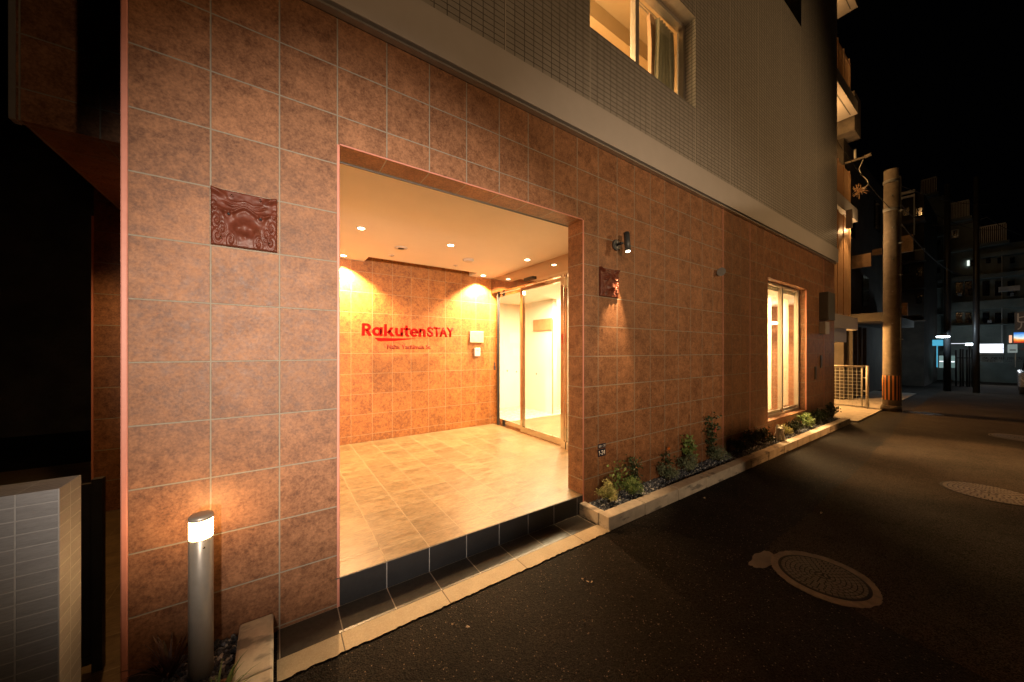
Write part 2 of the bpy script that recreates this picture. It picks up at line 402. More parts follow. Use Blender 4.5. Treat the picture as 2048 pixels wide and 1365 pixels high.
# concrete strip in front of the tile apron, and the tile apron itself
def rag(x0, x1, y0, y1, z, name, mat, amp=.006, step=.02):
    n = int((x1 - x0) / step); b = MB()
    fr = [(x0 + (x1 - x0) * k / n, y0 + random.uniform(-amp, amp)) for k in range(n + 1)]
    b.quad([(x, y, z) for x, y in fr] + [(x1, y1, z), (x0, y1, z)]); return b.build(name, mat)
strip = tile('concrete_strip', 'XY', (.61, 2), (.30, -1), .006, (.50, .42, .31), (.34, .28, .20), (.14, .12, .10), rough=.85, big=7, fine=90, tvar=.08, bump=.5)
tag(rag(.0, 2.49, -.366, -.227, .008, 'kerb_strip', strip), kind='structure')
tag(MB().quad([(.0, -.225, .008), (2.46, -.225, .008), (2.46, 0, .008), (.0, 0, .008)]).build('apron', apron_t), kind='structure')
tag(MB().box(10.72, 19.4, -.46, 6, -.2, .03).build('side_pavement', M['concrete']), kind='structure')
tag(MB().box(-3.5, -.62, -.1, 5, -.2, .02).build('passage_paving', fl_xy), kind='structure')
tag(MB().box(-8, -.72, -1.6, -.1, -.2, .012).build('side_path', M['old_concrete']), kind='structure')

# ------------------------------------------------------------------ hotel
H = thing('hotel_building', 'hotel with brown tiled ground floor, lit open entrance and pale small tiles above', 'building', (0, 0, 0))
FZ = .19; CZ = 2.986
OPEN = (.325, 2.487, -1, 2.888); WIN = (7.06, 9.10, .37, 2.88)
MB().cells((-.585, 11.11), (-.1, 3.675), 0, .20, 'xz', [OPEN, WIN]).build('tiled_wall', BT, H)
MB().box(-.585, -.385, .2, 2.2, -.1, 3.675).build('tiled_return_wall', BT, H)
MB().box(10.91, 11.11, .2, 3.2, -.1, 3.675).build('tiled_return_wall', BT, H)
# quadrant trims
MB().box(.325, 2.487, -.003, .003, 2.888, 2.896).build('entrance_trim', M['pink_trim'], H)
t_ = MB(); t_.box(-.611, -.5855, -.004, .022, .0, 12); t_.build('corner_trim', M['pink_trim'], H, .006)
for x in (.309, 2.4875):
    MB().box(x, x + (.0155 if x < 1 else .0165), -.003, .024, .0, 2.89).build('entrance_trim', M['pink_trim'], H, .004)
for x in (7.058, 9.09): MB().box(x, x + .012, -.003, .02, .37, 2.88).build('window_edge_trim', M['pink_trim'], H)
for x in (5.415, 6.34, 10.28):
    MB().box(x - .009, x + .009, -.0025, .004, .0, 3.68).build('sealant_line', M['pink_trim'], H)
# band, its drip flashing and the wall of small tiles
MB().box(-.585, 11.11, -.05, -.004, 3.676, 3.69).build('drip_flashing', M['alu'], H)
MB().box(-.585, 11.16, -.062, .2, 3.712, 4.035).build('render_band', M['white_paint'], H, .004)
MB().box(-.55, 11.1, -.02, .2, 3.69, 3.712).build('shadow_gap', M['dark_grey'], H)
UW = (2.535, 4.545, 4.775, 5.965)
MB().cells((-.585, 11.11), (4.035, 13.5), -.05, .2, 'xz', [UW, (2.535, 4.545, 8.0, 9.2), (6.6, 8.6, 8.0, 9.2)]).build('upper_wall', UT, H)
MB().box(10.91, 11.11, .2, 3.2, 4.035, 13.5).build('upper_side_wall', UT, H)
MB().box(-.585, 11.11, .2, 9, 13.3, 13.5).build('roof_slab', M['white_paint'], H)
MB().box(-.585, -.385, .2, 9, 3.68, 13.3).build('upper_side_wall', UT, H)
MB().box(-.2, 11.0, 9.0, 9.2, -.1, 13.3).build('rear_wall', M['darkwall'], H)
# left passage: tiled upstand over it, tiled soffit, rear wall
MB().cells((-1.2, -.62), (2.89, 9), .744, .80, 'xz', []).build('passage_fascia', BT, H)
MB().box(-1.225, -1.2005, .74, .80, 2.885, 9).build('corner_trim', M['alu'], H)
MB().box(-1.2, -.62, .801, 2.6, 2.9, 3.0).build('passage_soffit', BT, H)
MB().box(-1.2, -1.15, .801, 2.6, 3.001, 9).build('passage_upper_wall', BT, H)
MB().box(-1.465, -.386, 2.6, 2.8, -.1, 9).build('passage_rear_wall', BT, H)
MB().box(-1.478, -1.4655, 2.59, 2.8, .0, 2.9).build('corner_trim', M['pink_trim'], H)
# foyer
MB().box(.3255, 2.487, .001, .2, -.1, FZ).box(-.1, 9.05, .2005, 3.24, -.1, FZ).build('foyer_floor', FL, H)
MB().box(.3, 2.49, -.006, .0, FZ - .006, FZ - .001).build('floor_nosing', M['dark_grey'], H)
MB().box(-.1, 3.56, 3.25, 3.35, 0, 3.5).build('foyer_back_wall', BW, H)
MB().box(-.2, -.1, .2, 3.25, 0, 3.3).build('foyer_left_wall', M['cream'], H)
MB().cells((-.1, 3.47), (.2, 3.25), CZ, CZ + .18, 'xy', [(1.12, 2.95, 2.94, 4)]).build('foyer_ceiling', M['ceiling'], H)
MB().box(1.0, 3.1, 2.8, 3.25, 3.4, 3.45).build('ceiling_slot_top', M['dark_grey'], H)
MB().box(.3, 2.5, .2005, .212, 2.88, 2.985).build('lintel_board', M['dark_grey'], H)
# door wall of the foyer
MB().box(3.42, 3.46, .2, 3.24, 2.745, CZ - .002).build('transom_panel', M['mirror_steel'], H)
DF = MB(); DF.box(3.415, 3.55, .2, 3.249, 2.70, 2.743); DF.box(3.47, 3.60, 1.24, 3.249, FZ, FZ + .012)
DF.box(3.415, 3.47, 1.24, 1.30, FZ, 2.70); DF.box(3.415, 3.45, 1.19, 1.205, FZ, 2.70); DF.box(3.415, 3.45, .2, 1.24, FZ, FZ + .11)
DF.build('door_frame', M['steel'], H)
MB().box(3.43, 3.436, .2, 1.20, FZ + .11, 2.70).build('side_pane', M['glass'], H)
MB().box(3.455, 3.50, 3.055, 3.085, FZ + .01, 2.72).build('door_post', M['black'], H)
for y0, y1, xx in ((2.36, 3.24, 3.54), (1.31, 2.38, 3.485)):
    st = MB(); st.box(xx, xx + .035, y0, y0 + (.05 if y0 < 2 else .03), FZ + .014, 2.69); st.box(xx, xx + .035, y1 - .06, y1, FZ + .014, 2.69)
    st.box(xx, xx + .035, y0 + .05, y1 - .06, FZ + .014, FZ + .11); st.box(xx, xx + .035, y0 + .05, y1 - .06, 2.63, 2.69)
    fr = st.build('sliding_door', M['steel'], H)
    MB().box(xx + .012, xx + .02, y0 + .03, y1 - .06, FZ + .11, 2.63).build('door_pane', M['glass'], fr).matrix_parent_inverse = Matrix()
    for yd in ((2.575, 2.872) if y0 > 2 else (1.95,)):
        MB().lathe((xx + .008, yd, 1.227), [(.014, -.002), (.014, .002)], 12, 'x').build('sticker_dot', M['dark_text'], fr).matrix_parent_inverse = Matrix()
st = MB().lathe((3.45, 3.16, 1.37), [(.012, -.002), (.012, .002)], 10, 'x').box(3.448, 3.452, 3.145, 3.175, 1.31, 1.359).box(3.448, 3.452, 3.13, 3.19, 1.235, 1.31)
st.build('door_symbol', M['dark_text'], H)
MB().box(3.38, 3.42, 1.9, 2.15, 2.752, 2.80).build('door_sensor', M['black'], H, .006)
# lobby behind the doors and the lounge behind the window
MB().box(3.6, 9.6, .2005, 5.0, .10, FZ - .001).build('lobby_floor', plain('lobby_floor', (.55, .5, .42), .25, var=.08), H)
MB().cells((3.47, 10.9), (.2, 5), 2.76, 2.86, 'xy', []).build('lobby_ceiling', M['cream'], H)
MB().box(3.56, 5.1, 4.6, 4.7, FZ, 2.76).build('lobby_wall', M['cream'], H)
MB().cells((3.35, 4.7), (FZ, 2.76), 5.1, 5.22, 'yz', []).build('lobby_wall', M['cream'], H)
MB().box(5.22, 6.6, 4.2, 4.3, FZ, 2.76).build('lobby_wall', M['cream'], H)
MB().cells((.2, 4.2), (FZ, 2.76), 6.5, 6.6, 'yz', []).build('lobby_wall', M['cream'], H)
MB().box(5.06, 5.099, 3.36, 4.0, 2.07, 2.33).build('lintel_panel', M['wood'], H)
MB().box(5.08, 5.099, 3.335, 3.349, FZ, 2.3).build('wall_corner_strip', M['wood'], H)
MB().box(6.601, 10.9, 2.3, 2.4, FZ, 2.76).build('lounge_tiled_wall', BW, H)
MB().box(7.0, 10.4, 2.0, 2.295, FZ, .96).build('lounge_counter', M['black'], H)
MB().box(6.95, 10.45, 1.96, 2.299, .96, 1.0).build('lounge_counter_top', M['wood'], H)
for px_, w_, mm in ((8.6, .07, 'wood'), (9.25, .05, 'ceramic'), (8.0, .09, 'deep_red'), (9.9, .08, 'wood')):
    MB().lathe((px_, 2.12, 1.0), [(w_ * .6, 0), (w_, .08), (w_ * .9, .22), (w_ * .35, .33), (w_ * .4, .38)], 16).build('lounge_vase', M[mm], H)
def window(x0, x1, z0, z1, y, mull, name, fw=.045, sill=None):
    b = MB(); b.box(x0, x0 + fw, y, y + .07, z0, z1); b.box(x1 - fw, x1, y, y + .07, z0, z1)
    b.box(x0 + fw, x1 - fw, y, y + .07, z0, z0 + fw); b.box(x0 + fw, x1 - fw, y, y + .07, z1 - fw, z1)
    b.box(mull - .035, mull + .035, y - .004, y + .066, z0 + fw, z1 - fw)
    b.box(x0 + fw, mull - .035, y + .02, y + .05, z0 + fw, z0 + fw + .05); b.box(mull + .035, x1 - fw, y + .03, y + .06, z0 + fw, z0 + fw + .05)
    f = b.build(name, M['alu'], H, .002)
    p = MB().box(x0 + fw, mull - .035, y + .032, y + .037, z0 + fw + .05, z1 - fw).box(mull + .035, x1 - fw, y + .042, y + .047, z0 + fw + .05, z1 - fw).build('window_pane', M['glass'], H)
    p.parent = f; p.matrix_parent_inverse = Matrix(); return f
window(7.061, 9.099, .371, 2.879, .12, 8.16, 'tall_window')
window(2.536, 4.544, 4.776, 5.964, .09, 3.49, 'upper_window')
for x0, x1 in ((7.72, 8.10), (8.62, 9.05)):
    b = MB(); n = 40
    for k in range(n):
        a0 = x0 + (x1 - x0) * k / n; a1 = x0 + (x1 - x0) * (k + 1) / n
        ya = .30 + .02 * math.sin(a0 * 75); yb = .30 + .02 * math.sin(a1 * 75)
        b.quad([(a0, ya, .45), (a1, yb, .45), (a1, yb, 2.7), (a0, ya, 2.7)], sm=True)
    b.build('sheer_curtain', M['sheer'], H, merge=True)
for k, (cx_, cy_) in enumerate(((8.6, 1.2), (9.9, 1.0))):
    MB().lathe((cx_, cy_, 2.25), [(.02, .08), (.30, .03), (.30, 0)], 32).tube([(cx_, cy_, 2.33), (cx_, cy_, 2.76)], .006, 6).build('pendant_lamp', emit('pendant_glow', (1, .80, .55), 16), H)
lamp('lounge_light', 'AREA', (8.4, 1.1, 2.70), 760, (1, .60, .27), (8.4, 1.1, 0), .8)
lamp('lobby_light', 'AREA', (4.4, 2.4, 2.70), 420, (1, .72, .42), (4.4, 2.4, 0), 1.2)
lamp('lobby_light_b', 'POINT', (5.9, 3.6, 2.4), 50, (1, .78, .5), None, .1)
# room behind the upper window
rw = plain('room_wallpaper', (.66, .54, .36), .8, var=.05, scale=4)
MB().box(1.9, 5.5, 3.4, 3.5, 4.3, 6.6).box(1.8, 1.9, .2, 3.4, 4.3, 6.6).box(5.5, 5.6, .2, 3.4, 4.3, 6.6).build('room_wall', rw, H)
MB().box(1.9, 5.5, .2, 3.4, 6.5, 6.6).box(1.9, 5.5, .9, 3.4, 6.25, 6.499).build('room_ceiling', rw, H)
MB().box(1.9, 5.5, .2, 3.4, 4.2, 4.3).build('room_floor', M['wood'], H)
MB().tube([(2.6, .30, 6.02), (4.5, .30, 6.02)], .008, 8).tube([(2.6, .22, 5.93), (4.5, .22, 5.93)], .006, 8).box(3.6, 3.612, .2, .34, 6.0, 6.03).build('curtain_rail', M['alu'], H)
def drape(x0, x1, y, z0, z1, name, mat, amp, fold, pinch=0, par=H):
    b = MB(); n = 60; mz = 24
    def p(i, j):
        u = i / n; t = j / mz; w_ = 1 - pinch * math.sin(math.pi * min(1, t * 1.0)) ** 1.0 * .5 - pinch * .3 * (1 - t)
        x = x1 - (x1 - x0) * u * w_; return (x, y + amp * math.sin(u * fold) * (.5 + .5 * w_) + .01 * math.sin(t * 7 + u * 5), z0 + (z1 - z0) * t)
    for i in range(n):
        for j in range(mz): b.quad([p(i, j), p(i + 1, j), p(i + 1, j + 1), p(i, j + 1)], sm=True)
    return b.build(name, mat, par, merge=True)
drape(4.0, 4.2, .30, 4.5, 6.0, 'tied_curtain', M['curtain'], .035, 24, .5)
drape(4.08, 4.5, .22, 4.5, 5.93, 'sheer_curtain', plain('net_curtain', (.35, .34, .26), .8), .02, 40)
lamp('room_light', 'AREA', (3.2, 1.6, 6.2), 170, (1, .64, .30), (3.2, 1.6, 4), .6)
lamp('room_light_b', 'POINT', (2.75, .8, 5.3), 75, (1, .62, .28), None, .15)
# stair landings / balconies at the far corner
for k, zb in enumerate((2.17, 5.19, 8.2, 11.17)):
    s_ = MB(); s_.box(11.112, 13.4, .0, 1.6, zb, zb + .31); s_.box(11.112, 13.4, -.0015, .09, zb + .31, zb + .33)
    sl = s_.build('landing_slab', M['white_paint'], H)
    MB().box(11.16, 13.3, .12, .14, zb - .001, zb + .0).build('soffit_groove', M['dark_grey'], H)
    if k < 3:
        top = 5.13 if k == 0 else zb + 1.22
        b = MB(); x = 11.13; q = 0
        while x < 12.86:
            if q % 7 == 6: b.box(x, x + .05, .03, .06, zb + .36, top)
            else: b.box(x, x + .042, .045, .06, zb + .40, top - .04)
            x += .078; q += 1
        for zz in ((zb + .37, zb + .41), (top - .04, top)) + (((zb + 1.35, zb + 1.40), (top - .55, top - .51)) if k == 0 else ()): b.box(11.113, 12.9, .061, .10, *zz)
        b.build('louver_screen', M['louver'], H)
MB().box(11.112, 12.31, .02, 1.5, 1.82, 2.169).build('drop_beam', M['white_paint'], H)
MB().box(11.112, 13.3, 1.6, 1.8, 0, 13).build('landing_rear_wall', M['dark_grey'], H)
b = MB(); 
for x in (11.3, 11.75, 12.2, 12.6): b.box(x, x + .14, 1.2, 1.34, .03, 2.168)
b.build('landing_column', M['wood'], H)
MB().box(12.02, 12.13, -.13, -.02, 4.72, 5.185).build('light_box', M['white_paint'], H, .01)
lamp('landing_light', 'POINT', (12.76, -.12, 4.86), 14, (1, .60, .26), None, .04)
lamp('landing_front_light', 'SPOT', (12.5, -.5, 5.05), 190, (1, .54, .20), (12.1, .05, 3.2), .04, 66, .7)
lamp('landing_front_light_b', 'SPOT', (12.5, -.5, 7.9), 110, (1, .52, .19), (12.1, .05, 6.0), .04, 66, .7)
lamp('landing_inner_light', 'POINT', (13.32, 1.05, 4.6), 110, (1, .52, .19), None, .05)
lamp('landing_light_b', 'POINT', (12.2, .9, 7.7), 120, WARM, None, .08)
lamp('landing_light_c', 'POINT', (12.0, .8, 10.8), 80, WARM, None, .08)
lamp('porch_light', 'POINT', (13.05, 1.05, 2.05), 420, (1, .50, .15), None, .07)
MB().lathe((11.35, .08, 11.16), [(.07, -.03), (.085, 0)], 20).build('soffit_lamp', M['lens'], H)

# passage light
lamp('passage_light', 'SPOT', (-.95, 1.5, 2.85), 60, WARM, (-1.0, 1.9, 0), .05, 125, .6)

# ------------------------------------------------------------------ foyer fittings
def downlight(x, y, label, energy, z=CZ, spot=110, group='small round downlights in the foyer ceiling', r=.038):
    t = thing('ceiling_downlight', label, 'ceiling light', (x, y, z), group)
    MB().lathe((x, y, z - .004), [(r, .0035), (r * 1.22, .0035), (r * 1.25, 0), (r, 0)], 28).build('rim', M['white_paint'], t)
    MB().lathe((x, y, z - .0065), [(r * .98, .0), (r * .98, .002)], 24).build('lens', M['lens'], t)
    if energy: lamp('downlight', 'SPOT', (x, y, z - .02), energy, WARM2, (x, y, 0), .03, spot, .5)
    return t
DL = 'small round downlights in the foyer ceiling'
downlight(.787, 1.745, 'lit round downlight in the foyer ceiling nearest the left jamb', 55)
downlight(1.884, 1.745, 'lit round downlight in the middle of the foyer ceiling', 55)
downlight(3.15, 1.745, 'lit round downlight in the foyer ceiling in front of the glass doors', 55)
downlight(3.14, 3.06, 'lit downlight washing the back wall above the intercom panel', 1080, spot=122)
downlight(.80, 3.06, 'lit downlight washing the back wall at the left of the red letters', 1080, spot=122)
def ceiling_disc(name, x, y, r, label, cat, hole=0, h=.012, tilt=0):
    t = thing(name, label, cat, (x, y, CZ))
    MB().lathe((x, y, CZ - h), [(r * .7, 0), (r, h * .6), (r, h - .0005)], 28).build('housing', M['white_paint'], t)
    if hole: MB().lathe((x, y, CZ - h - .002), [(hole, 0), (hole, .004)], 20).build('opening', M['black'], t)
    return t
ceiling_disc('ceiling_speaker', 1.381, 2.227, .085, 'white round ceiling fitting with a dark oval centre, left of the sensor disc', 'ceiling speaker', .042)
ceiling_disc('smoke_detector', 2.411, 2.257, .085, 'plain white round detector disc on the foyer ceiling', 'smoke detector', 0, .03)
ceiling_disc('ceiling_sensor', 1.375, 2.663, .04, 'tiny round sensor with dark centre near the left end of the ceiling slot', 'ceiling sensor', .014)
ceiling_disc('ceiling_sensor', 2.395, 2.669, .035, 'tiny round sensor with dark centre behind the white detector disc', 'ceiling sensor', .012)
# letters on the back wall
S = thing('wall_lettering', 'red raised lettering with underline mounted on the orange tiled foyer wall', 'sign', (1.07, 3.2, 1.6))
YB = 3.185
def letters(name, body, mat, x0, x1, z0, z1, off=0, y=YB, ex=.03):
    return text(name, body, mat, S, 1, (x0, y, z0), (1, 0, 0), (0, 0, 1), width=x1 - x0, extrude=ex, height=z1 - z0, offset=off)
def bar(b, x0, x1, z0, z1, sh0=0, sh1=0, ex=.03): 
    P = [(x0 , z0), (x1, z0), (x1 + sh1, z1), (x0 + sh0, z1)]
    prism(b, P, ex)
def prism(b, P, ex=.03):
    f = [(x, YB - ex, z) for x, z in P]; k = [(x, YB, z) for x, z in P]; b.quad(f); b.quad(k[::-1])
    for i in range(len(P)): j = (i + 1) % len(P); b.quad([f[j], f[i], k[i], k[j]])
def arc(b, cx, cz, rx, rz, th, a0, a1, n=28, thz=None, ex=.03):
    thz = thz or th
    for i in range(n):
        t0 = R(a0 + (a1 - a0) * i / n); t1 = R(a0 + (a1 - a0) * (i + 1) / n)
        o = [(cx + rx * math.cos(t), cz + rz * math.sin(t)) for t in (t0, t1)]; q = [(cx + (rx - th) * math.cos(t), cz + (rz - thz) * math.sin(t)) for t in (t1, t0)]
        prism(b, o + q, ex)
zb, zt, zx = 1.832, 2.022, 1.972     # baseline, cap, x-height
T = .040
def L(fn): 
    b = MB(); fn(b); return b.build('letter', M['red'], S)
def r_(b): bar(b, 1.072, 1.112, zb, zt); arc(b, 1.140, 1.965, .062, .057, T, -90, 90); bar(b, 1.112, 1.142, zt - .036, zt); bar(b, 1.112, 1.142, 1.908, 1.942); bar(b, 1.170, 1.216, zb, 1.925, -.055, -.052)
def a_(b): arc(b, 1.292, 1.902, .070, .070, T, 0, 360, 40); bar(b, 1.336, 1.376, zb, zx)
def k_(b): bar(b, 1.402, 1.440, zb, zt); prism(b, [(1.440, 1.885), (1.496, 1.972), (1.546, 1.972), (1.470, 1.870)]); prism(b, [(1.455, 1.905), (1.490, 1.932), (1.560, zb), (1.508, zb)])
def u_(b): bar(b, 1.575, 1.612, 1.895, zx); arc(b, 1.635, 1.895, .060, .063, .037, 180, 360); bar(b, 1.660, 1.697, zb, zx)
def t_l(b): bar(b, 1.737, 1.774, 1.87, 2.012); bar(b, 1.712, 1.820, 1.940, zx); arc(b, 1.785, 1.878, .048, .048, .037, 180, 285)
def e_(b): arc(b, 1.885, 1.902, .068, .070, .036, 0, 318, 36); bar(b, 1.842, 1.950, 1.888, 1.915)
def n_(b): bar(b, 1.965, 2.0, zb, zx); arc(b, 2.022, 1.910, .057, .063, .036, 0, 180); bar(b, 2.043, 2.079, zb, 1.912)
for fn in (r_, a_, k_, u_, t_l, e_, n_): L(fn)
letters('letter', 'S', M['red'], 2.115, 2.215, 1.838, 2.012, .03)
letters('letter', 'T', M['red'], 2.228, 2.34, 1.841, 2.008, .025)
letters('letter', 'A', M['red'], 2.335, 2.475, 1.841, 2.008, .025)
letters('letter', 'Y', M['red'], 2.470, 2.600, 1.841, 2.008, .025)
b = MB(); prism(b, [(1.315, 1.752), (1.56, 1.758), (1.70, 1.775), (1.93, 1.803), (1.262, 1.803)]); b.build('underline', M['red'], S)
letters('subtitle', 'Naha Yachimun St.', M['deep_red'], 1.46, 2.20, 1.628, 1.70, .02, 3.225, .012)
# intercom
t = thing('intercom_panel', 'brushed steel intercom panel on the foyer wall beside the doors', 'intercom', (3.09, 3.25, 1.85))
MB().box(2.955, 3.24, 3.215, 3.2495, 1.757, 1.965).build('panel_face', M['alu'], t, .004)
MB().box(2.955, 3.24, 3.20, 3.2145, 1.752, 1.760).build('panel_lip', M['wood'], t)
t = thing('card_reader', 'small white card reader box under the steel intercom panel', 'card reader', (3.1, 3.25, 1.58))
MB().box(3.045, 3.165, 3.205, 3.2495, 1.50, 1.655).build('reader_case', M['white_paint'], t, .006); MB().box(3.085, 3.125, 3.2035, 3.2048, 1.60, 1.62).build('reader_mark', M['grey'], t)

# ------------------------------------------------------------------ guardian lion plaques
def plaque(x0, z0, label):
    t = thing('lion_plaque', label, 'wall plaque', (x0, 0, z0), 'terracotta guardian lion plaques on the tiled wall')
    W = .288; Hh = .297; n = 84; bm = MB()
    def g2(x, y, cx, cy, sx, sy): return math.exp(-((x - cx) / sx) ** 2 - ((y - cy) / sy) ** 2)
    def hh(u, v):
        x = abs(u - .5) * 2; h = .018
        h += .018 * g2(x, v, 0, .45, .75, .36)                     # face mass
        h += .024 * g2(x, v, 0, .33, .36, .13) + .012 * g2(x, v, .22, .30, .14, .08)   # muzzle, nostrils
        h -= .012 * g2(x, v, 0, .20, .10, .05)
        br = .66 + .05 * math.cos(x * 7) - .06 * x
        h += .022 * math.exp(-((v - br) / .035) ** 2) * (1 - .3 * x) * (1 if x < .72 else max(0, 1 - (x - .72) * 6))
        br2 = .745 + .03 * math.cos(x * 9); h += .015 * math.exp(-((v - br2) / .022) ** 2) * (1 if x < .5 else max(0, 1 - (x - .5) * 5))
        br3 = .80 + .02 * math.cos(x * 11); h += .010 * math.exp(-((v - br3) / .016) ** 2) * (1 if x < .4 else max(0, 1 - (x - .4) * 5))
        h += .020 * g2(x, v, .47, .555, .13, .075) - .030 * g2(x, v, .47, .565, .065, .042)   # eye socket
        er = .80 + .16 * x; h += .026 * math.exp(-((v - er) / .05) ** 2) * max(0, min(1, (x - .5) * 4))     # ears
        for cx_, cy_, s_, k_ in ((.82, .42, .15, 34), (.80, .16, .16, 30), (.42, .10, .14, 36), (.66, .28, .12, 40), (.9, .66, .12, 38)):
            r = math.hypot(x - cx_, (v - cy_)); a = math.atan2(v - cy_, x - cx_)
            if r < s_ * 1.7: h += (.010 * math.exp(-(r / s_) ** 2) + .004 * math.sin(r * k_ * 2 + a)) * (1 - r / (s_ * 1.7)) * 1.2
        h += .0025 * noise.noise(Vector((u * 14, v * 14, x0)))
        e = min(u, 1 - u, v, (1 - v)) ; h = h * 1.0; h *= min(1, e / .02 + .35)
        return h
    topd = lambda u: Hh + .004 * max(0, abs(u - .5) * 2 - .75) * 4
    G = [[(x0 + W * i / n, -.001 - hh(i / n, j / n), z0 + topd(i / n) * j / n) for i in range(n + 1)] for j in range(n + 1)]
    for j in range(n):
        for i in range(n): bm.quad([G[j][i], G[j][i + 1], G[j + 1][i + 1], G[j + 1][i]], sm=True)
    for j in range(n):
        for i in (0, n):
            a, b_ = G[j][i], G[j + 1][i]; q = [a, b_, (b_[0], .001, b_[2]), (a[0], .001, a[2])]; bm.quad(q if i == 0 else q[::-1])
    for i in range(n):
        for j in (0, n):
            a, b_ = G[j][i], G[j][i + 1]; q = [a, b_, (b_[0], .001, b_[2]), (a[0], .001, a[2])]; bm.quad(q[::-1] if j == 0 else q)
    bm.build('relief', M['terracotta'], t, merge=True)
    for u, v in ((.265, .565), (.735, .565)):
        MB().lathe((x0 + W * u, -.020, z0 + Hh * v), [(.0, -.020), (.009, -.018), (.012, -.010), (.010, 0)], 12, 'y').build('eye', M['black'], t)
    for u, v in ((.31, .90), (.73, .91), (.15, .12), (.87, .13)):
        MB().lathe((x0 + W * u, -.026, z0 + Hh * v), [(.0, -.024), (.003, -.023), (.0045, -.018), (.0045, 0)], 10, 'y').build('screw', M['steel'], t)
plaque(-.287, 2.161, 'terracotta lion face plaque on the tiled wall left of the entrance')
plaque(2.726, 2.161, 'terracotta lion face plaque under the black spotlight right of the entrance')
# spotlight over the right plaque
t = thing('wall_spotlight', 'black cylindrical wall spotlight aimed down at the right lion plaque', 'spotlight', (2.985, 0, 2.725))
MB().lathe((2.985, -.001, 2.725), [(.058, 0), (.058, -.014), (.05, -.02)], 28, 'y').build('base_plate', M['lampblack'], t)
for dz in (.028, -.028): MB().lathe((2.985, -.021, 2.725 + dz), [(.010, 0), (.010, -.003)], 10, 'y').build('screw', M['grey'], t)
MB().tube([(2.985, -.02, 2.725), (2.985, -.055, 2.727), (2.995, -.09, 2.73)], .013, 10).build('arm', M['black'], t)
a0 = Vector((2.985, -.155, 2.625)); a1 = Vector((3.00, -.125, 2.825))
MB().tube([a1, a0], [.030, .030], 24).build('barrel', M['lampblack'], t)
dd = (a0 - a1).normalized(); MB().tube([a0, a0 + dd * .0035], .024, 20).build('lens', M['spotlens'], t)
lamp('plaque_spot', 'SPOT', tuple(a0 + dd * .03), 170, (1, .62, .3), (2.955, -.035, 1.8), .012, 40, .8)
# cone detector, meter box, small boxes, socket plates, address plate
t = thing('wall_horn', 'small grey cone shaped sensor on the tiled wall between plaque and window', 'sensor', (5.25, 0, 2.72))
MB().lathe((5.26, -.0, 2.72), [(.03, 0), (.03, -.05), (.012, -.055)], 16, 'y').build('mount', M['grey'], t)
MB().lathe((5.26, -.07, 2.72), [(.012, .02), (.055, -.05), (.060, -.055)], 20, 'x').build('horn', M['grey'], t)
t = thing('meter_box', 'dark grey meter box on the tiled wall near the far corner', 'meter box', (10.0, 0, 2.3))
MB().box(9.93, 10.42, -.16, -.001, 2.28, 2.89).build('case', M['dark_grey'], t, .01); MB().box(10.421, 10.425, -.12, -.04, 2.45, 2.7).build('side_slot', M['black'], t)
t = thing('junction_box', 'pale grey junction box just below the dark meter box', 'junction box', (10.0, 0, 1.98))
MB().box(9.93, 10.22, -.11, -.001, 1.97, 2.24).build('case', M['pale_grey'], t, .008); MB().box(9.98, 10.17, -.1125, -.1105, 2.0, 2.2).build('lid', M['pale_grey'], t)
for (x, z, lb) in ((10.0, 1.22, 'small dark vent slot on the tiled wall, the upper right of a pair'), (9.62, .98, 'small dark vent slot on the tiled wall, the lower left of a pair')):
    t = thing('wall_vent', lb, 'vent', (x, 0, z), 'small vent slots under the meter box')
    MB().box(x, x + .12, -.012, -.001, z, z + .28).build('cover', M['dark_grey'], t); MB().box(x + .03, x + .09, -.0135, -.0125, z + .03, z + .25).build('slot', M['black'], t)
t = thing('address_plate', 'navy address plate reading 1-24 on the tiled wall right of the entrance', 'address plate', (2.706, 0, .52))
MB().box(2.708, 2.822, -.004, -.0005, .604, .649).build('upper_plate', M['navy'], t); MB().box(2.708, 2.822, -.004, -.0005, .521, .597).build('lower_plate', M['navy'], t)
text('street_text', '壺屋一丁目', M['white_text'], t, 1, (2.716, -.0042, .614), (1, 0, 0), (0, 0, 1), width=.098, height=.025, extrude=.0006)
text('number_text', '1-24', M['white_text'], t, 1, (2.722, -.0042, .536), (1, 0, 0), (0, 0, 1), width=.086, height=.044, extrude=.0006, offset=.012)

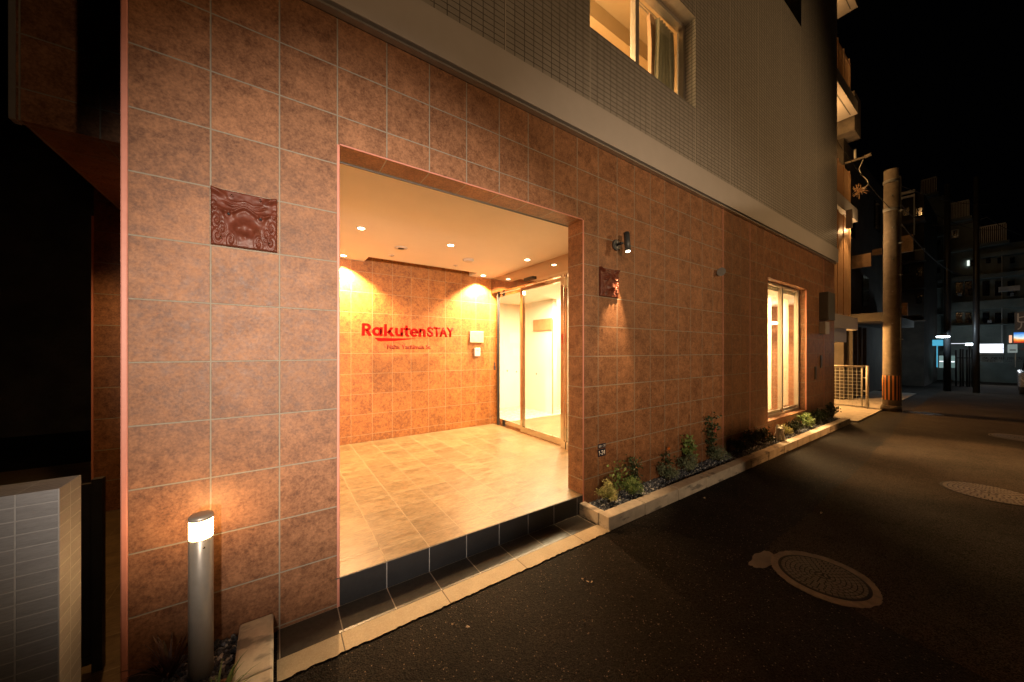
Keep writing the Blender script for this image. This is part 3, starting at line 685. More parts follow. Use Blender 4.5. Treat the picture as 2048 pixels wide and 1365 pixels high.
# ------------------------------------------------------------------ planter along the wall
t = thing('planter_kerb', 'low pale kerb stone edging of the planting bed along the tiled wall', 'planter', (2.46, -.35, 0))
ks = [2.437, 2.98, 3.58, 4.18, 4.78, 5.38, 5.98, 6.58, 7.18, 7.78, 8.38, 8.98, 9.58, 10.12, 10.45]
for k, (a, b_) in enumerate(zip(ks, ks[1:])):
    if k == 0:
        MB().box(2.437, 2.515, -.237, -.002, -.02, .12).build('end_stone', M['kerb'], t, .005)
    MB().box(a + .005, b_ - .005, -.355 - .006 * k * .6, -.24 - .006 * k * .6, -.02, .12 + random.uniform(-.001, .001)).build('kerb_stone', M['kerb'], t, .006)
tag(MB().box(2.515, 10.45, -.24, -.002, 0, .085).build('planting_soil', M['soil']), kind='structure')
def pebbles(name, x0, x1, y0, y1, z, n, r0, r1, mats, yfun=None):
    ico = bmesh.new(); bmesh.ops.create_icosphere(ico, subdivisions=1, radius=1); iv = [v.co.copy() for v in ico.verts]; jf = [[v.index for v in f.verts] for f in ico.faces]; ico.free()
    b = MB()
    for _ in range(n):
        x = x0 + (x1 - x0) * random.random() ** 1.35; y = random.uniform(y0, y1); r = random.uniform(r0, r1)
        q = Matrix.Rotation(random.uniform(0, 6.3), 3, 'Z') @ Matrix.Rotation(random.uniform(0, 6.3), 3, 'X')
        sc_ = Vector((random.uniform(.7, 1.4), random.uniform(.7, 1.2), random.uniform(.5, .9))) * r; base = len(b.v); zz = z + random.uniform(-.3, .7) * r; mi = random.choices((0, 1, 2), (8, 3, 1))[0]
        for v in iv: p = q @ Vector((v.x * sc_.x, v.y * sc_.y, v.z * sc_.z)); b.v.append((x + p.x, y + p.y, zz + p.z))
        for f in jf: b.f.append(tuple(base + i for i in f)); b.mi.append(mi); b.sm.append(False)
    return b.build(name, mats)
PEB = [plain('dark_pebble', (.06, .075, .105), .35), plain('blue_grey_pebble', (.20, .235, .30), .4), plain('pale_pebble', (.62, .63, .64), .45)]
tag(pebbles('gravel', 2.52, 10.4, -.235, -.01, .09, 9000, .005, .013, PEB), 'dark blue grey pebbles covering the planting bed', 'gravel', kind='stuff')

def leafmat(name, c, c2):
    s = N(name); oi = s.n('ShaderNodeTexCoord'); f = s.noise(18, 3)
    s.base(s.ramp(f, [(.35, c), (.65, c2)])); s.rough(.5); s.b.inputs['Subsurface Weight'].default_value = 0
    return s.m
LM = dict(yellow=leafmat('variegated_leaf', (.30, .34, .08), (.75, .72, .36)), green=leafmat('green_leaf', (.07, .15, .035), (.24, .32, .10)), dark=leafmat('dark_leaf', (.018, .04, .018), (.05, .08, .035)), grey=leafmat('grey_green_leaf', (.09, .14, .08), (.30, .36, .24)), pale=leafmat('pale_leaf', (.30, .26, .10), (.42, .36, .2)))
STEM = plain('stem', (.07, .055, .03), .8)
def leaf(b, c, d, ln, wd, mi=None):
    d = d.normalized(); s_ = d.cross(Vector((random.uniform(-1, 1), random.uniform(-1, 1), random.uniform(-.3, 1)))).normalized(); nn = d.cross(s_)
    c = Vector(c); m1 = c + d * ln * .45; 
    b.quad([c, m1 + s_ * wd * .5 + nn * wd * .12, c + d * ln, m1 - s_ * wd * .5 + nn * wd * .12], mi)
def shrub(x, y, z, r, h, n, key, label, ls=.022, group='shrubs in the planting bed'):
    t = thing('shrub', label, 'plant', (x, y, z), group)
    b = MB(); st = MB(); tips = []
    nb = 16
    for k in range(nb):
        a = random.uniform(0, 6.28); e = random.uniform(.1, 1); rr = r * e; top = h * random.uniform(.55, 1) * (1 - .35 * e * e)
        tip = Vector((x + rr * math.cos(a), y + rr * math.sin(a) * .85, z + top)); midp = Vector((x + rr * .4 * math.cos(a), y + rr * .4 * math.sin(a), z + top * .5))
        st.tube([(x, y, z), midp, tip], [.003, .002, .001], 5); tips.append((midp, tip))
    for k in range(n):
        m_, tp = random.choice(tips); u = random.random() ** .6; c = m_.lerp(tp, u) + Vector([random.gauss(0, r * .13) for _ in range(3)])
        if c.y > -.006: c.y = -.006 - random.random() * .02
        d_ = Vector((random.gauss(0, 1), random.gauss(0, 1), random.gauss(.5, .7)))
        if c.y > -.03: d_.y = -abs(d_.y)
        leaf(b, c, d_, ls * random.uniform(.6, 1.3), ls * random.uniform(.35, .6))
    b.build('foliage', LM[key], t); st.build('stems', STEM, t); return t
def sprig(x, y, z, h, n, key, label, lean=0, ls=.04, flower=None, group='tall thin leafy plants in the planting bed'):
    t = thing('climbing_plant', label, 'plant', (x, y, z), group); b = MB(); st = MB()
    for q in range(3):
        p = Vector((x + random.uniform(-.07, .07), y, z)); P = [p.copy()]; hd = h * random.uniform(.6, 1)
        for k in range(8):
            p = p + Vector((lean * hd / 8 + random.uniform(-.014, .014), random.uniform(-.010, .006), hd / 8)); p.y = min(p.y, -.012); P.append(p.copy())
        st.tube(P, [.003 - .0002 * k for k in range(9)], 5)
        for k in range(n // 3):
            c = random.choice(P[2:]) + Vector((random.gauss(0, .045), random.gauss(0, .02), random.gauss(0, .03))); c.y = min(c.y, -.01)
            leaf(b, c, Vector((random.gauss(0, 1), -abs(random.gauss(0, .6)), random.gauss(0, .7))), ls * random.uniform(.6, 1.3), ls * random.uniform(.5, .8))
    b.build('foliage', LM[key], t); st.build('stems', STEM, t)
    if flower:
        f = MB()
        for k in range(5): leaf(f, (x + flower[0], y - .02, z + flower[1]), Vector((math.cos(k * 1.25), -.5, math.sin(k * 1.25))), .03, .025)
        f.build('flower', flower[2], t)
    return t
shrub(2.72, -.13, .10, .12, .22, 1900, 'yellow', 'bright yellow green variegated shrub at the entrance end of the planter', .018)
sprig(2.92, -.05, .10, .34, 108, 'green', 'leggy green plant rising behind the second shrub from the entrance', .15)
sprig(2.80, -.04, .10, .25, 26, 'dark', 'thin wispy stem with sparse leaves between the first two shrubs', .0, .03)
shrub(3.06, -.14, .10, .13, .20, 1100, 'green', 'green shrub second from the entrance in the planter', .024)
sprig(3.23, -.04, .10, .36, 162, 'dark', 'tall thin climber just beyond the green second shrub', .0)
shrub(3.74, -.14, .10, .13, .20, 1200, 'grey', 'grey green round shrub third from the entrance', .020)
orange = plain('orange_flower', (.7, .2, .03), .5)
sprig(3.80, -.03, .10, .33, 60, 'dark', 'dark leafy plant with an orange flower behind the third shrub', .1, .045, (.10, .33, orange))
shrub(4.22, -.13, .10, .17, .23, 1500, 'grey', 'wide grey green shrub fourth from the entrance', .022)
sprig(4.34, -.03, .10, .43, 216, 'green', 'tall bushy green climber behind the wide fourth shrub', .05, .05)
shrub(4.98, -.14, .10, .16, .20, 1200, 'grey', 'grey green shrub in front of the tallest climber', .022)
sprig(5.0, -.03, .10, .62, 198, 'dark', 'tallest dark climber, its top above the second tile row', -.05, .05, (.05, .40, plain('red_flower', (.5, .03, .04), .5)))
shrub(5.66, -.13, .10, .17, .20, 800, 'dark', 'dark shrub beyond the salmon wall joint', .03)
shrub(6.10, -.12, .10, .20, .28, 900, 'dark', 'dark bushy shrub halfway to the white statue', .035)
shrub(6.55, -.10, .10, .18, .24, 800, 'dark', 'dark shrub directly left of the white statue', .035)
shrub(7.35, -.15, .10, .12, .22, 450, 'yellow', 'pale green shrub directly right of the white statue', .035)
shrub(7.95, -.13, .10, .20, .21, 800, 'dark', 'dark shrub under the tall window', .035)
shrub(8.55, -.13, .10, .22, .28, 800, 'green', 'mid green shrub under the far edge of the tall window', .04)
shrub(9.25, -.12, .10, .17, .28, 450, 'dark', 'dark leafy shrub beyond the tall window', .045)
shrub(9.75, -.12, .10, .17, .27, 450, 'dark', 'dark shrub below the meter box', .045)
shrub(10.22, -.15, .10, .15, .33, 300, 'dark', 'last leggy dark shrub at the far end of the planter', .05)
# white ceramic lion statue
def skin(name, V, E, rad, mat, parent, sub=2):
    me = bpy.data.meshes.new(name); me.from_pydata(V, E, []); o = bpy.data.objects.new(name, me); col.objects.link(o)
    m = o.modifiers.new('skin', 'SKIN'); 
    for i, sv in enumerate(me.skin_vertices[0].data): r = rad[i]; sv.radius = (r, r); sv.use_root = (i == 0)
    s_ = o.modifiers.new('sub', 'SUBSURF'); s_.levels = sub; s_.render_levels = sub
    dg = bpy.context.evaluated_depsgraph_get(); dg.update(); nm = bpy.data.meshes.new_from_object(o.evaluated_get(dg)); bpy.data.objects.remove(o)
    nm.materials.clear(); nm.materials.append(mat)
    for p in nm.polygons: p.use_smooth = True
    q = bpy.data.objects.new(name, nm); col.objects.link(q); q.parent = parent; q.matrix_parent_inverse = Matrix.Translation(-Vector(parent.location)); return q
t = thing('lion_statue', 'small white ceramic guardian lion statue seated in the planter bed', 'statue', (6.95, -.2, .1))
def sv(dx, dy, dz): return (6.95 + dx, -.20 + dy, .10 + dz)
V = [sv(.03, .03, .06), sv(0, .01, .11), sv(-.03, -.02, .16), sv(-.045, -.035, .205), sv(-.075, -.055, .20),      # pelvis, chest, neck, head, muzzle
     sv(-.055, -.005, .10), sv(-.065, -.01, .05), sv(-.075, -.02, .005), sv(-.02, -.06, .10), sv(-.03, -.07, .05), sv(-.04, -.08, .005),
     sv(.05, .06, .035), sv(.0, .055, .01), sv(.06, -.02, .035), sv(.01, -.045, .01), sv(.09, .05, .10), sv(.085, .05, .16)]
E_ = [(0, 1), (1, 2), (2, 3), (3, 4), (2, 5), (5, 6), (6, 7), (2, 8), (8, 9), (9, 10), (0, 11), (11, 12), (0, 13), (13, 14), (0, 15), (15, 16)]
skin('body', V, E_, [.045, .048, .046, .05, .028, .024, .02, .022, .024, .02, .022, .035, .02, .035, .02, .018, .026], M['ceramic'], t)
b = MB()
for dx, dy in ((-.055, .01), (-.015, -.045)): b.lathe(sv(dx, dy, .24), [(.018, -.01), (.014, .015), (.002, .03)], 10)
b.build('ears', M['ceramic'], t)
b = MB()
for k in range(46):
    a = random.uniform(0, 6.28); e = random.uniform(-.6, 1); p = sv(-.03 + .05 * math.cos(a), -.02 + .05 * math.sin(a), .19 + .035 * e)
    b.lathe(p, [(0, -.010), (.009, -.006), (.011, 0), (.008, .007), (0, .010)], 8)
b.build('mane', M['ceramic'], t)
b = MB()
for q in ((-.092, -.045, .215), (-.072, -.072, .215)): b.lathe(sv(*q), [(0, -.006), (.006, 0), (0, .006)], 8)
b.build('eyes', M['black'], t)

# ------------------------------------------------------------------ left planter and bollard
t = thing('planter_corner', 'low concrete kerb enclosing the small bed left of the entrance', 'planter', (-.09, -.3, 0))
MB().box(-.168, -.015, -.40, -.002, -.02, .12).build('kerb_stone', M['kerb'], t, .012); MB().box(-.168, -.015, -1.2, -.403, -.02, .12).build('kerb_stone', M['kerb'], t, .012)
MB().box(-.60, -.169, -.42, -.30, -.02, .085).build('edge_stone', plain('brick_edge', (.30, .20, .13), .8), t, .006)
tag(MB().box(-.58, -.17, -.299, -.002, 0, .06).box(-.60, -.17, -1.2, -.421, 0, .05).build('planting_soil', M['soil']), kind='structure')
tag(pebbles('gravel', -.44, -.172, -.295, -.01, .066, 900, .006, .014, PEB), 'dark pebbles around the bollard foot in the small left bed', 'gravel', kind='stuff')
bx, by = -.297, -.205
t = thing('bollard_light', 'lit grey bollard light standing in front of the tiled wall', 'bollard light', (bx, by, .06))
MB().lathe((bx, by, .05), [(.0455, 0), (.0455, .672), (.043, .676)], 40).build('post', M['bollard'], t)
MB().lathe((bx, by, .7265), [(.042, 0), (.0435, .002), (.0435, .084), (.042, .0855)], 40).build('lamp_band', M['band'], t)
MB().lathe((bx, by, .8125), [(.045, 0), (.046, .003), (.046, .014), (.042, .019), (.02, .022)], 40).build('cap', M['bollard'], t)
MB().lathe((bx + .017, by - .0425, .69), [(.004, 0), (.004, -.004)], 8, 'y').build('screw', M['steel'], t)
def grass(x, y, z, r, h, n, label, key, cat='plant'):
    t = thing('grass_clump', label, cat, (x, y, z), 'dark strappy plants in the small left bed'); b = MB()
    for k in range(n):
        a = random.uniform(0, 6.28); l_ = h * random.uniform(.5, 1.1); sp = r * random.uniform(.3, 1.2); wd = random.uniform(.004, .009)
        P = [Vector((x + .01 * math.cos(a) + sp * math.cos(a) * u, y + .01 * math.sin(a) + sp * math.sin(a) * u, z + l_ * (u * 1.6 - u * u * .9))) for u in (0, .25, .5, .75, 1)]
        for q in P: q.y = min(q.y, -.01)
        s_ = Vector((-math.sin(a), math.cos(a), 0)) * wd
        for i in range(4):
            w0 = 1 - i / 4.2; w1 = 1 - (i + 1) / 4.2; b.quad([P[i] - s_ * w0, P[i] + s_ * w0, P[i + 1] + s_ * w1, P[i + 1] - s_ * w1])
    b.build('blades', LM[key], t); return t
LM['purple'] = leafmat('purple_blade', (.03, .012, .014), (.07, .03, .025))
grass(-.42, -.13, .07, .16, .22, 46, 'dark purple strappy clump against the wall left of the bollard', 'purple')
grass(-.36, -.50, .055, .14, .16, 60, 'dark green strappy clump in front of the bollard foot', 'dark')
grass(-.22, -.44, .055, .15, .17, 40, 'olive bladed clump leaning over the concrete kerb', 'green')
shrub(-.50, -.48, .05, .12, .13, 500, 'dark', 'low dark ground cover shrub at the corner trim', .02, 'dark strappy plants in the small left bed')
shrub(-.40, -.66, .05, .14, .10, 400, 'dark', 'low dark shrub at the lower edge of the small left bed', .02, 'dark strappy plants in the small left bed')

# ------------------------------------------------------------------ low pale brick wall and added dark panel, left
t = thing('brick_wall', 'low wall clad in pale narrow bricks at the left edge', 'wall', (-.9, -.27, 0))
MB().box(-6, -.673, -.355, -.187, -.05, 1.09).build('brick_body', WB, t)
t = thing('dark_gap_panel', 'dark panel added in the black gap between brick wall and hotel', 'gate', (-.72, .2, 0))
MB().box(-.755, -.719, .18, .22, 0, .97).box(-1.9, -1.86, .18, .22, 0, .97).box(-1.86, -.755, .19, .215, .91, .95).box(-1.86, -.755, .19, .215, .06, .10).build('gate_frame', M['black'], t)  # dark panel added to fill the black gap beside the bricks
MB().box(-1.86, -.755, .198, .206, .10, .91).build('dark_panel', M['black'], t)

# ------------------------------------------------------------------ manholes, repairs, litter
s = N('cast_iron'); v = s.voro(34); br = s.n('ShaderNodeTexBrick'); 
s.base(s.ramp(s.noise(20, 4), [(.3, (.035, .027, .02)), (.7, (.08, .06, .042))])); s.rough(.75); s.b.inputs['Metallic'].default_value = 0; s.b.inputs['Specular IOR Level'].default_value = .15
wv = s.n('ShaderNodeTexWave', wave_type='RINGS', rings_direction='Z'); wv.inputs['Scale'].default_value = 9; wv.inputs['Distortion'].default_value = 0; s.l(s.co(), wv.inputs[0])
s.bump(s.math('ADD', s.math('MULTIPLY', wv.outputs['Fac'], .5), s.maprange(v.outputs['Distance'], .1, .5, 1, 0)), 1, .006); M['cast_iron'] = s.m
s = N('cast_iron_floral'); v = s.voro(13, feature='DISTANCE_TO_EDGE')
s.base(s.ramp(v.outputs['Distance'], [(.04, (.012, .010, .008)), (.09, (.10, .07, .045))])); s.rough(.75); s.b.inputs['Metallic'].default_value = 0; s.b.inputs['Specular IOR Level'].default_value = .15; s.bump(s.maprange(v.outputs['Distance'], .03, .09, 0, 1), 1, .006); M['cast_floral'] = s.m
def manhole(x, y, r, label, mat, ring=0, tilt=0):
    t = thing('manhole_cover', label, 'manhole cover', (x, y, 0), 'round manhole covers in the road')
    if ring:
        b = MB(); n = 120; o_ = []; i_ = []
        for k in range(n):
            a = 2 * math.pi * k / n; rr = ring * (1 + .035 * math.sin(a * 2 + 1) + .02 * noise.noise(Vector((math.cos(a) * 4, math.sin(a) * 4, x)))) + random.uniform(-.004, .004)
            o_.append((x + rr * math.cos(a) * 1.02, y + rr * math.sin(a), .0075)); i_.append((x + (r + .012) * math.cos(a), y + (r + .012) * math.sin(a), .0075))
        for k in range(n): j = (k + 1) % n; b.quad([i_[k], o_[k], o_[j], i_[j]])
        b.build('mortar_ring', M['mortar'], t)
    MB().lathe((x, y, .005), [(r + .0125, 0), (r + .0125, .0035), (r, .0035)], 64).build('frame', M['lid_dark'], t)
    lm = MB().lathe((0, 0, 0), [(r * .975, 0), (r * .975, .0022)], 64, mi=0); q = 0; rr = r * .08
    while rr < r * .93:
        n = max(3, int(2 * math.pi * rr / (r * .135))); 
        for k in range(n):
            a0_ = 2 * math.pi * (k + (q % 2) * .5 + .12) / n; a1_ = 2 * math.pi * (k + (q % 2) * .5 + .88) / n; r1_ = rr + r * .085
            P = [(rr * math.cos(a0_), rr * math.sin(a0_)), (r1_ * math.cos(a0_), r1_ * math.sin(a0_)), (r1_ * math.cos(a1_), r1_ * math.sin(a1_)), (rr * math.cos(a1_), rr * math.sin(a1_))]
            lm.quad([(x_, y_, .0062) for x_, y_ in P], 1)
            for i_ in range(4): j_ = (i_ + 1) % 4; lm.quad([(*P[i_], .002), (*P[j_], .002), (*P[j_], .0062), (*P[i_], .0062)], 1)
        rr += r * .115; q += 1
    o = lm.build('lid', [M['lid_dark'], M['lid_worn']], t); o.matrix_parent_inverse = Matrix(); o.location = (0, 0, .0055)
    return t
manhole(3.205, -1.600, .232, 'manhole cover in a rough pale mortar ring, nearest the camera', M['cast_iron'], .298)
manhole(6.62, -2.22, .33, 'wide patterned manhole cover cut by the right edge of the picture', M['cast_floral'])
manhole(11.25, -2.45, .30, 'far manhole cover with a pale rim at the right edge', M['cast_iron'], .335)
manhole(13.65, -1.15, .28, 'manhole cover beside the foot of the utility pole', M['cast_iron'], .315)
b = MB(); 
q = []
for k in range(40):
    a = 2 * math.pi * k / 40; rr = 1 + .35 * noise.noise(Vector((math.cos(a) * 1.5, math.sin(a) * 1.5, 3))) + random.uniform(-.05, .05); q.append((3.08 + .17 * rr * math.cos(a), -1.285 + .06 * rr * math.sin(a)))
b.quad([(x, y, .0065) for x, y in q])
tag(b.build('road_patch', M['old_concrete']), kind='structure')
LEAFLAB = ['rightmost of the three tiny dry leaves close together on the asphalt mid picture', 'leftmost of the three tiny dry leaves close together on the asphalt mid picture', 'single pale dry leaf on the asphalt right of the cluster of three', 'middle one of the three tiny dry leaves close together on the asphalt', 'pale dry leaf on the asphalt near the concrete strip, left of centre', 'dry leaf alone on dark asphalt toward the bottom edge, right of centre',
 'tiny pale leaf nearer the camera, by the first kerb stones of the planter', 'tiny pale leaf just beyond another by the planter kerb', 'pale fleck of leaf on the asphalt beside the middle of the planter kerb', 'pale fleck of leaf a little farther along the planter kerb', 'lone leaf on the worn asphalt between the two nearest manhole covers', 'dry leaf on the asphalt closest to the entrance step', 'dry leaf nearest the bottom edge, left of the others']
LF = plain('dry_leaf', (.50, .38, .26), .7)
for k, (px, py) in enumerate(((1178, 1163), (1165, 1159), (1265, 1193), (1183, 1166), (938, 1252), (1172, 1243), (1383, 986), (1408, 997), (1543, 896), (1556, 902), (1640, 1025), (1088, 1180), (905, 1250))):
    r = FW + RT * ((px - CX) / F) + UP * ((YH - py) / F); p = CAM + r * ((.012 - CH) / r.z)
    b = MB(); a = random.uniform(0, 6); sz = .014 * (1 + .5 * (p.x > 3.5))
    leaf(b, (0, 0, .004), Vector((math.cos(a), math.sin(a), .1)), sz * 1.6, sz)
    leaf(b, (0, 0, .003), Vector((math.cos(a + 1), math.sin(a + 1), .2)), sz, sz * .7)
    o = b.build('dry_leaf', LF); o.location = (p.x, p.y, .008)
    tag(o, LEAFLAB[k], 'leaf', 'dry leaves scattered on the road')

# ------------------------------------------------------------------ mesh gate and utility pole
t = thing('mesh_gate', 'galvanised wire mesh gate beside the far corner of the hotel', 'gate', (13.3, .3, 0))
b = MB(); b.tube([(13.3, -.20, .03), (13.3, -.20, 1.19)], .032, 12); b.tube([(13.3, 1.6, .03), (13.3, 1.6, 1.19)], .03, 12); b.tube([(13.3, -.20, 1.17), (13.3, 1.6, 1.17)], .022, 10); b.tube([(13.3, -.17, .07), (13.3, 1.6, .07)], .016, 10); b.tube([(13.3, -.10, .07), (13.3, -.10, 1.17)], .012, 8)
b.build('gate_frame', M['pale_grey'], t)
b = MB()
for k in range(20): b.tube([(13.3, -.08 + k * .085, .07), (13.3, -.08 + k * .085, 1.16)], .004, 5, False)
for k in range(11): b.tube([(13.296, -.10, .18 + k * .095), (13.296, 1.6, .18 + k * .095)], .004, 5, False)
b.build('wire_mesh', M['rail'], t)
for z in (.86, .5): MB().tube([(13.3, -.19, z), (13.3, -.12, z)], .012, 8).build('hinge', M['rail'], t)
px_, py_ = 13.54, -.60
t = thing('utility_pole', 'thick concrete utility pole with striped guard, lit orange from the left', 'utility pole', (px_, py_, 0))
MB().lathe((px_, py_, -.1), [(.160, 0), (.155, 1.0), (.145, 4.0), (.135, 6.50)], 40).build('shaft', M['pole_concrete'], t)
MB().lathe((px_, py_, .0), [(.20, 0), (.19, .12), (.165, .16)], 24).build('footing', M['old_concrete'], t)
s = N('stripe_guard'); sp = s.n('ShaderNodeSeparateXYZ'); s.l(s.co(), sp.inputs[0])
ang = s.math('ARCTAN2', s.math('SUBTRACT', sp.outputs[1], py_), s.math('SUBTRACT', sp.outputs[0], px_)); u = s.math('FRACT', s.math('MULTIPLY', ang, 14 / (2 * math.pi)))
s.base(s.mix(s.math('GREATER_THAN', u, .5), (.02, .02, .02), (.75, .30, .08))); s.rough(.5)
MB().lathe((px_, py_, .30), [(.166, 0), (.166, .64), (.16, .645)], 40).build('striped_guard', s.m, t)
for z in (6.05, 5.3): MB().lathe((px_, py_, z), [(.148, 0), (.150, .02), (.150, .06), (.148, .08)], 32).build('clamp_band', M['grey'], t)
for k in range(10): 
    z = 1.9 + k * .42; a = R(195 if k % 2 else 250); MB().tube([(px_ + .12 * math.cos(a), py_ + .12 * math.sin(a), z), (px_ + .23 * math.cos(a), py_ + .23 * math.sin(a), z)], .011, 6).build('step_bolt', M['grey'], t)
MB().tube([(px_ + .06, py_ - .16, 0), (px_ + .05, py_ - .15, 6.2)], .02, 8).build('cable_duct', M['grey'], t)
def wire(name, a, b_, sag, label, r=.008):
    P = []
    for k in range(17): u = k / 16; p = Vector(a).lerp(Vector(b_), u); p.z -= sag * 4 * u * (1 - u); P.append(p)
    return tag(MB().tube(P, r, 5, False).build(name, M['rubber']), label, 'cable', 'overhead cables at the pole')
wire('overhead_cable', (px_, py_, 6.1), (29.5, -3.2, 9.2), .7, 'upper overhead cable running from the utility pole to the far block')
wire('overhead_cable', (px_, py_, 5.35), (29.5, -1.6, 5.6), .8, 'lower overhead cable running from the utility pole to the far block', .015)
wire('overhead_cable', (px_ - .1, py_, 5.35), (11.3, .1, 7.0), .1, 'short cable from the utility pole to the hotel landing')

for k, (a, b_, sg, r_w) in enumerate((((22, -.62, 7.2), (29.6, -2.2, 7.6), .3, .012), ((22, -.62, 6.7), (22, -1.9, 6.6), .15, .014), ((22, -1.9, 6.6), (29.6, -3.4, 6.9), .3, .012), ((px_, py_, 5.9), (22, -.62, 7.2), .5, .012))):
    wire('overhead_cable', a, b_, sg, ('thin cable from the left slim pole to the terraced block', 'short sagging cable between the two slim far poles', 'thin cable from the right slim pole to the terraced block', 'cable from the utility pole to the left slim far pole')[k], r_w)

# ------------------------------------------------------------------ neighbour buildings beyond
NB = thing('old_apartment_house', 'old dark concrete house with stained balconies directly beyond the hotel', 'building', (15, 0, 0))
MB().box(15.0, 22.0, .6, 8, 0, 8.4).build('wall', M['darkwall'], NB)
def pbox(px0, px1, py0, py1, x, dep, name, mat, par):
    a = atX(px0, py1, x); b_ = atX(px1, py0, x); return MB().box(x, x + dep, min(a.y, b_.y), max(a.y, b_.y), min(a.z, b_.z), max(a.z, b_.z)).build(name, mat, par)
pbox(1690, 1742, 506, 540, 16, .14, 'balcony', plain('stained_concrete', (.20, .13, .08), .9, var=.5, scale=2.5), NB)
pbox(1744, 1764, 497, 512, 17, .14, 'balcony', plain('stained_concrete_c', (.14, .09, .06), .9, var=.5, scale=2.5), NB)
pbox(1794, 1826, 469, 507, 19, .14, 'balcony', plain('stained_concrete_b', (.36, .24, .14), .9, var=.5, scale=2.4), NB)
pbox(1792, 1815, 606, 632, 19, .1, 'old_sign', plain('old_sign', (.25, .14, .07), .9, var=.6, scale=6), NB)
MB().box(15.0, 20.5, -.3, .6, 2.5, 2.75).build('awning', M['darkwall'], NB)
for x in (15.3, 15.9, 16.5, 17.2): MB().box(x, x + .12, .45, .59, 0, 2.4).build('shutter_post', M['darkwall'], NB)
for x, z in ((15.4, 5.4), (17.4, 3.2), (19.4, 6.4)): MB().box(x, x + .9, .56, .598, z, z + 1.1).build('window', M['dark_glass'], NB)
MB().box(14.7, 15.5, .3, 1.4, 8.4, 9.6).build('roof_parapet', M['pole_concrete'], NB)
p = thing('wall_pipe_arm', 'bent pale pipe arm with a dangling cable above the landing', 'pipe', (15, 0, 8))
P0 = atX(1690, 327, 15); P1 = atX(1731, 314, 15)
MB().tube([P0, P1], .034, 8).build('arm', M['pole_concrete'], p); MB().tube([P1 + Vector((0, .02, 0)), P1 + Vector((0, -.12, .02))], .05, 8).build('arm_end', M['pole_concrete'], p)
MB().tube([atX(*q, 15) for q in ((1726, 320), (1718, 338), (1722, 350), (1734, 360), (1737, 368), (1730, 376), (1722, 378))], .011, 6).build('cable', M['rail'], p)
MB().tube([atX(1710, 300, 15), atX(1710, 318, 15)], .03, 6).build('rod', M['rail'], p)
b = MB()
for k in range(44): c = atX(1719 + random.gauss(0, 4), 380 + random.gauss(0, 3), 15); b.tube([c, c + Vector([random.gauss(0, .10) for _ in range(3)])], .007, 5)
b.build('wire_tangle', M['louver'], p)
lamp('arm_light', 'POINT', (14.2, -.4, 7.6), 12, WARM, None, .05)

MF = thing('narrow_house', 'narrow dark house with roof frame and balconies between the utility pole and the terraced block', 'building', (24, 0, 0))
a = atX(1848, 700, 24); b2 = atX(1798, 398, 24); MB().box(24, 29, a.y, b2.y + 1.5, 0, b2.z).build('wall', M['darkwall'], MF)
pbox(1796, 1830, 384, 387, 23.4, .1, 'roof_frame', M['rail'], MF); pbox(1827, 1829.5, 387, 470, 23.4, .1, 'roof_frame_post', M['rail'], MF); pbox(1801, 1827, 393, 395, 23.4, .08, 'roof_frame', M['rail'], MF)
for pt in (440, 520, 575, 640): pbox(1798, 1850, pt, pt + 5, 23.5, .5, 'floor_slab', M['old_concrete'], MF)
for px0, pt in ((1806, 415), (1832, 415), (1806, 530), (1832, 535), (1832, 590)): pbox(px0, px0 + 12, pt, pt + 18, 23.95, .06, 'window', M['dark_glass'], MF)
for k in range(9): pbox(1830 + k * 2.2, 1830.6 + k * 2.2, 500, 520, 23.45, .03, 'balcony_bar', M['rail'], MF)
pbox(1829, 1850, 499, 500, 23.45, .05, 'balcony_rail', M['rail'], MF)

# terraced block that closes the street
FB = thing('terraced_block', 'dim grey green terraced apartment block closing the far end of the street', 'building', (30, 0, 0))
def fbox(px0, px1, py0, py1, name, mat, x=30.0, th=.4, par=FB):
    a = atX(px0, py1, x); b_ = atX(px1, py0, x); return MB().box(x, x + th, min(a.y, b_.y), max(a.y, b_.y), min(a.z, b_.z), max(a.z, b_.z)).build(name, mat, par)
def zz(py, x=30.0, px=1950): return atX(px, py, x).z
def yy(px, x=30.0): return atX(px, 600, x).y
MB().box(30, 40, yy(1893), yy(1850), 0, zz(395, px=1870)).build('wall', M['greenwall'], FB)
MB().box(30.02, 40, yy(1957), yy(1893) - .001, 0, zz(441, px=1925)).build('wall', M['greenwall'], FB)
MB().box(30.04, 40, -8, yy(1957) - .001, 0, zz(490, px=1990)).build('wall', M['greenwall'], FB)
for (a, b_, pt, pb) in ((1843, 1873, 372, 392), (1898, 1938, 418, 440), (1959, 2012, 466, 488)):
    y0, y1 = yy(b_), yy(a); z0 = zz(pb, px=(a + b_) / 2); z1 = z0 + .95; x = 29.9; m = MB()
    m.box(x, x + .05, y0, y1, z1 - .05, z1); m.box(x, x + .05, y0, y1, z0 + .04, z0 + .08)
    n = 9 if b_ - a < 35 else 13
    for k in range(n + 1): yk = y0 + (y1 - y0) * k / n; m.box(x, x + .04, yk - .015, yk + .015, z0, z1 - .05)
    m.build('balcony_railing', M['rail'], FB); MB().box(x - .4, x + .6, y0 - .1, y1 + .1, z0 - .15, z0).build('balcony_slab', M['greenwall'], FB)
b = MB(); y0, y1 = yy(1918), yy(1891); z0, z1 = zz(478, px=1905), zz(461, px=1905); ym = (y0 + y1) / 2
for q in ((y0, y0 + .04, z0, z1), (y1 - .04, y1, z0, z1), (ym - .03, ym + .03, z0, z1), (y0, y1, z0, z0 + .04), (y0, y1, z1 - .04, z1)): b.box(29.93, 30.0, *q)
f_ = b.build('window_frame', M['rail'], FB); o = MB().box(29.97, 30.01, y0, y1, z0, z1).build('window_pane', M['dark_glass'], FB)
